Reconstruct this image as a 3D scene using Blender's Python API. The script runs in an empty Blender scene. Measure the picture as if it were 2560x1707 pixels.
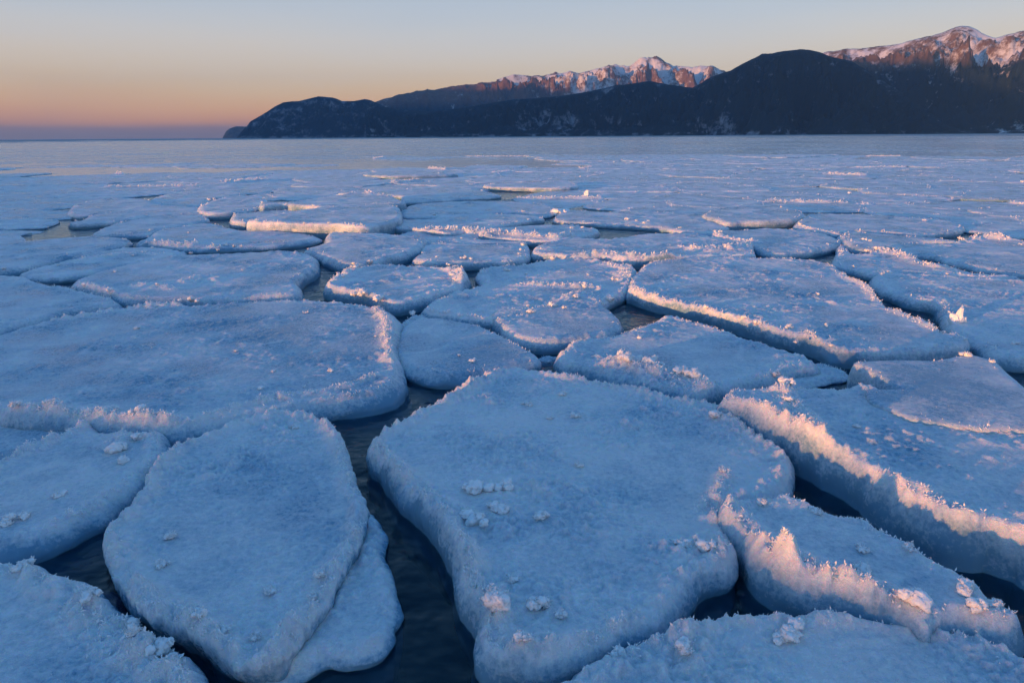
import bpy, math, random, json, time
import numpy as np
from mathutils import Vector, geometry, kdtree
from mathutils import noise as mnoise
R = math.radians
scn = bpy.context.scene
col = scn.collection

# ------------------------------------------------------------------ camera
CAMH = 1.8
cd = bpy.data.cameras.new('camera'); cam = bpy.data.objects.new('camera', cd); col.objects.link(cam)
cd.sensor_width = 36; cd.lens = 24.0; cd.clip_start = 0.05; cd.clip_end = 90000
cam.location = (0, 0, CAMH)
cam.rotation_mode = 'XYZ'
from mathutils import Matrix
cam.matrix_world = Matrix.Translation((0, 0, CAMH)) @ Matrix.Rotation(math.pi/2 - 0.29140175, 4, 'X') @ Matrix.Rotation(-0.00663226, 4, 'Z')
scn.camera = cam

# ------------------------------------------------------------------ world
SUN_EL = 3.0            # degrees
TRAV = Vector((0.78, 0.62, 0)).normalized()      # horizontal travel of the sunlight
sun_az = math.atan2(-TRAV.x, -TRAV.y)            # where the sun stands, clockwise from +Y
w = bpy.data.worlds.new("World"); scn.world = w; w.use_nodes = True
nt = w.node_tree; N = nt.nodes; Lk = nt.links
for n in list(N): N.remove(n)
out = N.new('ShaderNodeOutputWorld')
sky = N.new('ShaderNodeTexSky'); sky.sky_type = 'NISHITA'; sky.sun_disc = False
sky.sun_elevation = R(SUN_EL); sky.sun_rotation = sun_az; sky.air_density = 1.0; sky.dust_density = 1.5; sky.ozone_density = 3.0
bg1 = N.new('ShaderNodeBackground'); bg1.inputs[1].default_value = 0.03; bg1.inputs[0].default_value = (1, 1, 1, 1)
Lk.new(sky.outputs[0], bg1.inputs[0])
tc = N.new('ShaderNodeTexCoord'); sep = N.new('ShaderNodeSeparateXYZ'); Lk.new(tc.outputs['Generated'], sep.inputs[0])
asn = N.new('ShaderNodeMath'); asn.operation = 'ARCSINE'; Lk.new(sep.outputs[2], asn.inputs[0])
mr = N.new('ShaderNodeMapRange'); mr.inputs[1].default_value = 0; mr.inputs[2].default_value = math.pi/2
Lk.new(asn.outputs[0], mr.inputs[0])
# faint horizontal unevenness of the dusk bands
mp = N.new('ShaderNodeMapping'); mp.inputs['Scale'].default_value = (2.2, 2.2, 14); Lk.new(tc.outputs['Generated'], mp.inputs[0])
nz = N.new('ShaderNodeTexNoise'); nz.inputs['Scale'].default_value = 1.0; nz.inputs['Detail'].default_value = 3; Lk.new(mp.outputs[0], nz.inputs[0])
nm = N.new('ShaderNodeMath'); nm.operation = 'MULTIPLY_ADD'; nm.inputs[1].default_value = 0.02; nm.inputs[2].default_value = -0.010
Lk.new(nz.outputs[0], nm.inputs[0])
ad = N.new('ShaderNodeMath'); ad.operation = 'ADD'; Lk.new(mr.outputs[0], ad.inputs[0]); Lk.new(nm.outputs[0], ad.inputs[1])
def s2l(c):
    return tuple(((v/255)/12.92 if v/255 <= .04045 else ((v/255+.055)/1.055)**2.4) for v in c)
ramp = N.new('ShaderNodeValToRGB'); ramp.color_ramp.interpolation = 'B_SPLINE'
SKY = [(0.0, (128,118,136)), (0.8, (142,122,132)), (1.15, (216,150,114)), (2.1, (246,180,116)), (3.4, (248,206,146)), (4.8, (242,216,180)),
       (6.6, (226,216,204)), (8.6, (204,208,212)), (11.5, (176,192,211)), (16, (140,170,206)), (26, (112,166,214)), (45, (76,140,204)), (88, (52,110,184))]
els = ramp.color_ramp.elements
while len(els) > 1: els.remove(els[-1])
for i, (e, c) in enumerate(SKY):
    el = els[0] if i == 0 else els.new(e/90)
    el.position = e/90; el.color = s2l(c) + (1,)
Lk.new(ad.outputs[0], ramp.inputs[0])
bg2 = N.new('ShaderNodeBackground'); bg2.inputs[1].default_value = 0.68; Lk.new(ramp.outputs[0], bg2.inputs[0])
adds = N.new('ShaderNodeAddShader'); Lk.new(bg1.outputs[0], adds.inputs[0]); Lk.new(bg2.outputs[0], adds.inputs[1])
Lk.new(adds.outputs[0], out.inputs[0])

# ------------------------------------------------------------------ sun
sl = bpy.data.lights.new('sun', 'SUN'); sl.energy = 5.0; sl.angle = R(0.6); sl.color = (1.0, 0.41, 0.13)
so = bpy.data.objects.new('sun', sl); col.objects.link(so)
sd = Vector((TRAV.x*math.cos(R(SUN_EL)), TRAV.y*math.cos(R(SUN_EL)), -math.sin(R(SUN_EL))))
so.rotation_euler = sd.to_track_quat('-Z', 'Y').to_euler(); so.location = (-30, -25, 12)

scn.view_settings.view_transform = 'Standard'; scn.view_settings.look = 'None'
scn.view_settings.exposure = 0.57; scn.view_settings.gamma = 1.0
scn.cycles.max_bounces = 8; scn.cycles.transparent_max_bounces = 12
scn.cycles.diffuse_bounces = 3; scn.cycles.glossy_bounces = 3; scn.cycles.volume_bounces = 0
scn.cycles.use_denoising = True

# ------------------------------------------------------------------ helpers
rng = np.random.default_rng(7)
PERM = rng.permutation(4096)
GR = rng.normal(size=(4096, 3)); GR /= np.linalg.norm(GR, axis=1)[:, None]
def perlin(p):
    p = np.asarray(p, float)
    if p.shape[1] == 2: p = np.column_stack([p, np.full(len(p), .37)])
    i = np.floor(p).astype(np.int64); f = p - i
    u = f*f*f*(f*(f*6-15)+10)
    r = 0
    for dx in (0, 1):
        for dy in (0, 1):
            for dz in (0, 1):
                h = PERM[(PERM[(PERM[(i[:,0]+dx) & 4095] + i[:,1]+dy) & 4095] + i[:,2]+dz) & 4095]
                g = GR[h]
                d = (f[:,0]-dx)*g[:,0] + (f[:,1]-dy)*g[:,1] + (f[:,2]-dz)*g[:,2]
                wx = u[:,0] if dx else 1-u[:,0]; wy = u[:,1] if dy else 1-u[:,1]; wz = u[:,2] if dz else 1-u[:,2]
                r = r + d*wx*wy*wz
    return r*1.6
def fbm(p, s, o=4, g=.5):
    p = np.asarray(p, float)*s; a = 1.; t = 0
    for k in range(o):
        t = t + a*perlin(p + 17.3*k); p = p*2.03; a *= g
    return t
def ridged(p, s, o=4, g=.5):
    p = np.asarray(p, float)*s; a = 1.; t = 0
    for k in range(o):
        t = t + a*(1-2*np.abs(perlin(p + 9.1*k))); p = p*2.05; a *= g
    return t

def mesh_obj(name, V, F3=None, F4=None, mat=None, parent=None, smooth=True, attr=None, extra=None):
    """V Nx3; F3 Mx3; F4 Kx4; extra list of n-gons; attr dict name -> per-vertex float"""
    V = np.asarray(V, np.float32); me = bpy.data.meshes.new(name)
    parts = []
    if F3 is not None and len(F3): parts.append(np.asarray(F3, np.int32))
    if F4 is not None and len(F4): parts.append(np.asarray(F4, np.int32))
    loops = [p.ravel() for p in parts]; sizes = [np.full(len(p), p.shape[1], np.int32) for p in parts]
    for e in (extra or []): loops.append(np.asarray(e, np.int32)); sizes.append(np.array([len(e)], np.int32))
    loops = np.concatenate(loops); sizes = np.concatenate(sizes)
    starts = np.concatenate([[0], np.cumsum(sizes)[:-1]]).astype(np.int32)
    me.vertices.add(len(V)); me.vertices.foreach_set('co', V.ravel())
    me.loops.add(len(loops)); me.loops.foreach_set('vertex_index', loops)
    me.polygons.add(len(sizes)); me.polygons.foreach_set('loop_start', starts)
    me.polygons.foreach_set('use_smooth', np.full(len(sizes), smooth))
    for k, v in (attr or {}).items():
        a = me.attributes.new(k, 'FLOAT', 'POINT'); a.data.foreach_set('value', np.asarray(v, np.float32))
    me.update(); me.validate()
    if mat: me.materials.append(mat)
    o = bpy.data.objects.new(name, me); col.objects.link(o)
    if parent: o.parent = parent
    return o
def tag(o, label=None, cat=None, group=None, kind=None):
    if label: o['label'] = label
    if cat: o['category'] = cat
    if group: o['group'] = group
    if kind: o['kind'] = kind
    return o
def empty(name, loc, label, cat, group=None):
    o = bpy.data.objects.new(name, None); col.objects.link(o); o.location = loc; o.empty_display_size = .2
    return tag(o, label, cat, group)

# ------------------------------------------------------------------ materials
def newmat(name):
    m = bpy.data.materials.new(name); m.use_nodes = True
    n = m.node_tree.nodes; l = m.node_tree.links
    for x in list(n): n.remove(x)
    o = n.new('ShaderNodeOutputMaterial')
    return m, n, l, o
def ice_material(name, far=False):
    m, n, l, o = newmat(name)
    b = n.new('ShaderNodeBsdfPrincipled'); l.new(b.outputs[0], o.inputs[0])
    at = n.new('ShaderNodeAttribute'); at.attribute_name = 'frost'  # frost cover; on floe walls it also carries painted shade
    tc = n.new('ShaderNodeNewGeometry')
    n1 = n.new('ShaderNodeTexNoise'); n1.inputs['Scale'].default_value = 1.6; n1.inputs['Detail'].default_value = 6; n1.inputs['Roughness'].default_value = .62
    l.new(tc.outputs['Position'], n1.inputs[0])
    n2 = n.new('ShaderNodeTexNoise'); n2.inputs['Scale'].default_value = 38; n2.inputs['Detail'].default_value = 5; n2.inputs['Roughness'].default_value = .7
    l.new(tc.outputs['Position'], n2.inputs[0])
    a1 = n.new('ShaderNodeMath'); a1.operation = 'MULTIPLY_ADD'; a1.inputs[1].default_value = 2.8; a1.inputs[2].default_value = -1.45; l.new(n1.outputs[0], a1.inputs[0])
    a2 = n.new('ShaderNodeMath'); a2.operation = 'MULTIPLY_ADD'; a2.inputs[1].default_value = 1.8; a2.inputs[2].default_value = -.95; l.new(n2.outputs[0], a2.inputs[0])
    s1 = n.new('ShaderNodeMath'); s1.operation = 'ADD'; l.new(a1.outputs[0], s1.inputs[0]); l.new(a2.outputs[0], s1.inputs[1])
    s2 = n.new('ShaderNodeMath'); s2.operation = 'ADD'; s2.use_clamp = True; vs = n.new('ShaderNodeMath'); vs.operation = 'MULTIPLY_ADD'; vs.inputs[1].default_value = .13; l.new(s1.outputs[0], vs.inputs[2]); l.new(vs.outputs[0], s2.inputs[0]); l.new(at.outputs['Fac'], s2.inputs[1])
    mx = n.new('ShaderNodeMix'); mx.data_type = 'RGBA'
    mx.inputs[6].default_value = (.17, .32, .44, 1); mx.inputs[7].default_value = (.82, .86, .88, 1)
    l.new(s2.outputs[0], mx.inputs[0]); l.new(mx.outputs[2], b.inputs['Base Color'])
    rr = n.new('ShaderNodeMapRange'); rr.inputs[3].default_value = .20; rr.inputs[4].default_value = .60; l.new(s2.outputs[0], rr.inputs[0]); l.new(rr.outputs[0], b.inputs['Roughness'])
    b.inputs['IOR'].default_value = 1.31
    b.inputs['Specular IOR Level'].default_value = .45
    if not far:
        b.inputs['Subsurface Weight'].default_value = .7
        b.inputs['Subsurface Radius'].default_value = (.25, .6, 1.0); b.inputs['Subsurface Scale'].default_value = .06
    # flaky crystal surface
    vo = n.new('ShaderNodeTexVoronoi'); vo.feature = 'DISTANCE_TO_EDGE'; vo.inputs['Scale'].default_value = 22
    wn = n.new('ShaderNodeMix'); wn.data_type = 'RGBA'; wn.inputs[0].default_value = .16
    l.new(tc.outputs['Position'], wn.inputs[6]); l.new(n2.outputs['Color'], wn.inputs[7]); l.new(wn.outputs[2], vo.inputs[0])
    vm = n.new('ShaderNodeMapRange'); vm.inputs[1].default_value = 0; vm.inputs[2].default_value = .12; vm.inputs[3].default_value = 1; vm.inputs[4].default_value = 0
    l.new(vo.outputs[0], vm.inputs[0]); l.new(vm.outputs[0], vs.inputs[0])
    hm = n.new('ShaderNodeMath'); hm.operation = 'MULTIPLY_ADD'; hm.inputs[1].default_value = .13; l.new(vm.outputs[0], hm.inputs[0]); l.new(n2.outputs[0], hm.inputs[2])
    n3 = n.new('ShaderNodeTexNoise'); n3.inputs['Scale'].default_value = 160; n3.inputs['Detail'].default_value = 3; l.new(tc.outputs['Position'], n3.inputs[0])
    h2 = n.new('ShaderNodeMath'); h2.operation = 'MULTIPLY_ADD'; h2.inputs[1].default_value = .3; l.new(n3.outputs[0], h2.inputs[0]); l.new(hm.outputs[0], h2.inputs[2])
    bp = n.new('ShaderNodeBump'); bp.inputs['Distance'].default_value = .019; bp.inputs['Strength'].default_value = .8
    bs = n.new('ShaderNodeMapRange'); bs.inputs[3].default_value = .12; bs.inputs[4].default_value = .9; l.new(s2.outputs[0], bs.inputs[0]); l.new(bs.outputs[0], bp.inputs['Strength'])
    l.new(h2.outputs[0], bp.inputs['Height']); l.new(bp.outputs[0], b.inputs['Normal'])
    return m
M_ICE = ice_material('floe_ice')
M_ICEFAR = ice_material('pack_ice', True)
def frost_material():
    m, n, l, o = newmat('frost_crystal')
    b = n.new('ShaderNodeBsdfPrincipled'); l.new(b.outputs[0], o.inputs[0])
    b.inputs['Base Color'].default_value = (.84, .88, .90, 1); b.inputs['Roughness'].default_value = .38; b.inputs['IOR'].default_value = 1.31
    b.inputs['Subsurface Weight'].default_value = .35; b.inputs['Subsurface Radius'].default_value = (.5, .8, 1); b.inputs['Subsurface Scale'].default_value = .015
    tc = n.new('ShaderNodeNewGeometry'); n2 = n.new('ShaderNodeTexNoise'); n2.inputs['Scale'].default_value = 120; n2.inputs['Detail'].default_value = 4
    l.new(tc.outputs['Position'], n2.inputs[0]); bp = n.new('ShaderNodeBump'); bp.inputs['Distance'].default_value = .006; bp.inputs['Strength'].default_value = .7
    l.new(n2.outputs[0], bp.inputs['Height']); l.new(bp.outputs[0], b.inputs['Normal'])
    return m
M_FROST = frost_material()
m_, n_, l_, o_ = newmat('wet_ice'); b_ = n_.new('ShaderNodeBsdfPrincipled'); l_.new(b_.outputs[0], o_.inputs[0])
b_.inputs['Base Color'].default_value = (.30, .42, .50, 1); b_.inputs['Roughness'].default_value = .17; b_.inputs['IOR'].default_value = 1.33
M_WET = m_

# ------------------------------------------------------------------ geometry of one floe
def smooth_loop(P, sp, jag, seed):
    """closed Catmull-Rom through P, resampled at sp, with a toothed outline"""
    P = np.asarray(P, float); n = len(P)
    out = []
    for i in range(n):
        p0, p1, p2, p3 = P[i-1], P[i], P[(i+1) % n], P[(i+2) % n]
        k = max(2, int(np.linalg.norm(p2-p1)/sp*1.5))
        t = np.linspace(0, 1, k, endpoint=False)[:, None]
        out.append(.5*((2*p1) + (-p0+p2)*t + (2*p0-5*p1+4*p2-p3)*t*t + (-p0+3*p1-3*p2+p3)*t**3))
    Q = np.concatenate(out)
    d = np.linalg.norm(np.roll(Q, -1, 0)-Q, axis=1); s = np.concatenate([[0], np.cumsum(d)])
    m = max(12, int(s[-1]/sp)); ts = np.linspace(0, s[-1], m, endpoint=False)
    QQ = np.vstack([Q, Q[:1]])
    Q = np.column_stack([np.interp(ts, s, QQ[:, 0]), np.interp(ts, s, QQ[:, 1])])
    area = .5*np.sum(Q[:, 0]*np.roll(Q[:, 1], -1) - np.roll(Q[:, 0], -1)*Q[:, 1])
    if area < 0: Q = Q[::-1].copy()
    nr = loop_normals(Q, 2)
    a = perlin(np.column_stack([Q*9, np.full(m, seed)]))*.9 + perlin(np.column_stack([Q*26, np.full(m, seed+3.)]))*.6 + perlin(np.column_stack([Q*60, np.full(m, seed+5.)]))*.55
    return Q + nr*(a*jag)[:, None], Q + nr*(.9*jag)
def loop_normals(Q, k=3):
    t = np.roll(Q, -k, 0)-np.roll(Q, k, 0)
    nr = np.column_stack([t[:, 1], -t[:, 0]]); nr /= np.linalg.norm(nr, axis=1)[:, None]+1e-9
    return nr
def seg_dist(P, Q, closed=True):
    """distance of points P to polyline Q"""
    A = Q; B = np.roll(Q, -1, 0)
    if not closed: A = Q[:-1]; B = Q[1:]
    best = np.full(len(P), 1e9)
    for i in range(0, len(P), 4000):
        p = P[i:i+4000, None, :]; ab = (B-A)[None]; ap = p-A[None]
        t = np.clip((ap*ab).sum(2)/((ab*ab).sum(2)+1e-12), 0, 1)
        d = np.linalg.norm(ap-ab*t[..., None], axis=2).min(1)
        best[i:i+4000] = d
    return best
def inside(P, Q):
    x, y = P[:, 0][:, None], P[:, 1][:, None]
    x1, y1 = Q[:, 0][None], Q[:, 1][None]; x2, y2 = np.roll(Q[:, 0], -1)[None], np.roll(Q[:, 1], -1)[None]
    r = np.zeros(len(P), bool)
    for i in range(0, len(P), 4000):
        s = slice(i, i+4000)
        c = ((y1 > y[s]) != (y2 > y[s])) & (x[s] < (x2-x1)*(y[s]-y1)/(y2-y1+1e-15)+x1)
        r[s] = c.sum(1) % 2 == 1
    return r
def kd_dist(P, Q):
    """distance to a densely sampled outline"""
    kd = kdtree.KDTree(len(Q))
    for i, q in enumerate(Q): kd.insert((q[0], q[1], 0), i)
    kd.balance()
    return np.array([kd.find((p[0], p[1], 0))[2] for p in P]) if len(P) else np.zeros(0)
def grid_inside(x0, x1, y0, y1, sp, Q):
    """staggered grid points inside the polygon, one scanline at a time"""
    out = []; A = Q; B = np.roll(Q, -1, 0)
    for k, y in enumerate(np.arange(y0+sp*.31, y1, sp*.87)):
        c = (A[:, 1] > y) != (B[:, 1] > y); a = A[c]; b = B[c]
        xs = np.sort(a[:, 0]+(y-a[:, 1])*(b[:, 0]-a[:, 0])/(b[:, 1]-a[:, 1]))
        gx = np.arange(x0+(k % 2)*sp*.5, x1, sp); gx = gx[np.searchsorted(xs, gx) % 2 == 1]
        out.append(np.column_stack([gx, np.full(len(gx), y)]))
    return np.concatenate(out) if out else np.zeros((0, 2))
def top_height(P, d, fd, seed, amp=1.):
    """height above the water of the top skin; d distance to the outline"""
    a, bx, by = fd['pl']
    z = a + bx*P[:, 0] + by*P[:, 1]
    S = np.column_stack([P, np.full(len(P), seed*1.7)])
    r = fd['rim']
    n1 = fbm(S, 6, 3); n2 = fbm(S, 22, 3)
    rimh = .035*r*np.exp(-((d-.03)/.05)**2)*np.clip(.75+.9*n1, 0, 2) + .02*r*np.exp(-((d-.03)/.03)**2)*np.clip(.4+1.3*n2, 0, 2)
    z = z + rimh + fbm(S, .9, 3)*.010*(1-fd['thin']*.5)
    tex = np.clip(.45+fbm(S, 1.7, 3)*1.1, .1, 1)*(0.4+.9*fd['frost'])*(1-.7*fd['thin'])
    lump = np.clip(fbm(S, 11, 3)-.12, 0, 2)
    z = z + amp*tex*(n2*.010 + lump*.026 + np.maximum(ridged(S, 14, 2)-.9, 0)*.035)
    vein = np.clip((ridged(S, 1.3, 2)-1.27)*7, 0, 1)*(1-fd['thin'])
    z = z + amp*(tex*fbm(S, 4.5, 2)*.014 + vein*.006*np.clip(.4+n2, 0, 2))
    fr = vein*.6
    for line, wd, ht in fd['ridges']:
        L = np.asarray(line, float)
        k = []
        for i in range(len(L)-1):
            k.append(L[i]+(L[i+1]-L[i])*np.linspace(0, 1, 6, endpoint=False)[:, None])
        L = np.concatenate(k+[L[-1:]])
        dd = seg_dist(P + np.column_stack([n1, n2])*.02, L, False)
        g = np.exp(-(dd/wd)**2)
        z = z + ht*g*np.clip(.7+.8*n1+.5*n2, .1, 2.2)
        fr = np.maximum(fr, g)
    z = z - .008*np.exp(-d/.010) - (.004+.030*max(0, .75-r))*np.exp(-d/.045)*(1-.6*fd['thin'])
    return z, np.clip(fr + np.exp(-(d/.12)**2)*r, 0, 1)
def shards(P, N, L, seed, width=.26, spread=.9):
    """spiky ice crystals: three-sided bipyramids rooted at P, length L"""
    g = np.random.default_rng(seed); n = len(P)
    D = N + g.normal(size=(n, 3))*spread; D /= np.linalg.norm(D, axis=1)[:, None]
    D[:, 2] = np.abs(D[:, 2])*.9+.12; D /= np.linalg.norm(D, axis=1)[:, None]
    A = np.cross(D, g.normal(size=(n, 3))); A /= np.linalg.norm(A, axis=1)[:, None]+1e-9
    B = np.cross(D, A); wd = (L*width*g.uniform(.5, 1.3, n))[:, None]; th = g.uniform(.35, 1., n)[:, None]
    base = P - D*(L*.4)[:, None]
    mid = P + D*(L*g.uniform(.1, .55, n))[:, None]
    tip = P + D*L[:, None]
    v = np.stack([base, mid+A*wd, mid-A*wd*.6+B*wd*th, mid-A*wd*.5-B*wd*th, tip], 1).reshape(-1, 3)
    f = np.array([[0,2,1],[0,3,2],[0,1,3],[4,1,2],[4,2,3],[4,3,1]])
    F = (np.arange(n)[:, None, None]*5 + f[None]).reshape(-1, 3)
    return v, F
def rock(c, size, seed, sub=2, flat=.75):
    """knobbly lump of frozen slush (displaced icosphere)"""
    import bmesh
    bm = bmesh.new(); bmesh.ops.create_icosphere(bm, subdivisions=sub, radius=1)
    V = np.array([v.co[:] for v in bm.verts]); F = np.array([[v.index for v in f.verts] for f in bm.faces]); bm.free()
    g = np.random.default_rng(seed)
    s = np.array([g.uniform(.8, 1.3), g.uniform(.7, 1.1), flat*g.uniform(.8, 1.2)])
    k = 1 + .45*perlin(V*1.4+seed*3.1)[:, None] + .28*perlin(V*3.6+seed)[:, None] + .12*perlin(V*8+seed)[:, None]
    a = g.uniform(0, 6.28); c_, s_ = math.cos(a), math.sin(a)
    V = V*k*s*size; V = np.column_stack([V[:, 0]*c_-V[:, 1]*s_, V[:, 0]*s_+V[:, 1]*c_, V[:, 2]])
    return V + np.asarray(c), F
class Acc:
    def __init__(s): s.v = []; s.f = []; s.n = 0
    def add(s, v, f): s.v.append(v); s.f.append(np.asarray(f)+s.n); s.n += len(v)
    def build(s, name, mat, parent=None, smooth=False, attr=None):
        if not s.v: return None
        return mesh_obj(name, np.concatenate(s.v), np.concatenate(s.f), None, mat, parent, smooth, attr)

def slab(name, fd, outline, root, seed, sp, mat=None, org=(0, 0), jag=None, amp=1., side_rows=9, zbot=-.32):
    jag = (.010 if sp < .03 else sp*.25) if jag is None else jag
    Q, Q0 = smooth_loop(outline, sp*.8, jag*(.4 if fd['thin'] else 1), seed)
    m = len(Q)
    # interior points
    x0, y0 = Q.min(0); x1, y1 = Q.max(0)
    G = grid_inside(x0, x1, y0, y1, sp, Q); G = G + rng.uniform(-.18, .18, G.shape)*sp
    if x1-x0 > 1 and abs(x0)+abs(x1) > 0:
        inview = (np.abs(G[:, 0]) < G[:, 1]*.95+1.2)     # nothing of a floe's far off-frame end needs fine mesh
        coarse = (rng.random(len(G)) < .12)
        G = G[inview | coarse]
    dG = kd_dist(G, Q); G = G[dG > sp*.62]
    V2, E2, F2, ov, oe, of = geometry.delaunay_2d_cdt([Vector(p) for p in np.vstack([Q, G])], [(i, (i+1) % m) for i in range(m)], [], 1, 1e-6)
    V2 = np.array([v[:] for v in V2]); F2 = np.array(F2)
    if len(V2) != m+len(G):      # outline crossed itself somewhere: rebuild the order of the outline verts
        pass
    # orientation
    a = V2[F2[:, 0]]; b = V2[F2[:, 1]]; c = V2[F2[:, 2]]
    cr = (b[:, 0]-a[:, 0])*(c[:, 1]-a[:, 1])-(b[:, 1]-a[:, 1])*(c[:, 0]-a[:, 0])
    F2[cr < 0] = F2[cr < 0][:, ::-1]
    d = kd_dist(V2, Q)
    z, fr = top_height(V2, d, fd, seed, amp)
    T = np.column_stack([V2, z])
    # side wall
    nr = loop_normals(Q, 3)
    for _ in range(3): nr = sum(np.roll(nr, q, 0) for q in range(-4, 5))/9
    nr /= np.linalg.norm(nr, axis=1)[:, None]+1e-9
    f = max(.03, fd['f']); K = side_rows
    # map the outline verts: nearest mesh vert
    oi = np.arange(m)
    if len(V2) != m+len(G):
        oi = np.array([np.argmin(((V2-q)**2).sum(1)) for q in Q])
    zt = z[oi]
    rows = []; Qs = Q0
    bul = fd['bulge']*f*.8
    tt = np.concatenate([np.linspace(0, 1, K-3)[1:], [1.35, 1.8, 2.6]])
    SS = np.column_stack([Q, np.full(m, seed*2.3)])
    sc = fbm(SS, 3.5, 3); fine = fbm(SS, 16, 2)
    for t in tt:
        zz = np.where(zt > 0, zt*(1-t), zt-.05*t) if t <= 1 else np.minimum(zt, 0)-(t-1)/(1.6)*abs(zbot)
        if t <= 1: o = bul*.7*(math.sin(t*math.pi/2)**.9)*(1+.5*sc) + .012*math.sin(t*math.pi)
        else: o = bul*({1.35: 1., 1.8: .9}.get(t, .2))*(1+.5*sc) - (t-1.35)*.25*f
        wob = perlin(np.column_stack([Q*10, np.full(m, seed+t*2.2)]))*.010 + perlin(np.column_stack([Q*30, np.full(m, seed+t*4)]))*.004
        o = o + wob*min(1, t*3)*(0.3 if fd['thin'] else 1)*(1.5 if t < .4 else 1)
        wq = math.exp(-t*4); Qb = Q*wq+Qs*(1-wq)
        rows.append(np.column_stack([Qb+nr*o[:, None], zz]))
    nv = len(T); V = np.vstack([T]+rows)
    idx = [oi]+[nv+k*m+np.arange(m) for k in range(len(rows))]
    F4 = []
    for a_, b_ in zip(idx[:-1], idx[1:]):
        F4.append(np.column_stack([np.roll(a_, -1), a_, b_, np.roll(b_, -1)]))
    fa = [np.clip(.27+fd['frost']*.65+fr*.6, 0, 1.1)] + [np.full(m, max(-.6, .62-.95*t)) for t in tt]  # top frost; walls darken down to the water, wet ice plus painted shade
    off = np.array([org[0], org[1], 0])
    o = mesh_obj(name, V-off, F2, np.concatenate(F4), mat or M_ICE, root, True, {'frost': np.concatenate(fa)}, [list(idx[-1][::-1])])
    return o, Q, nr

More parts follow.
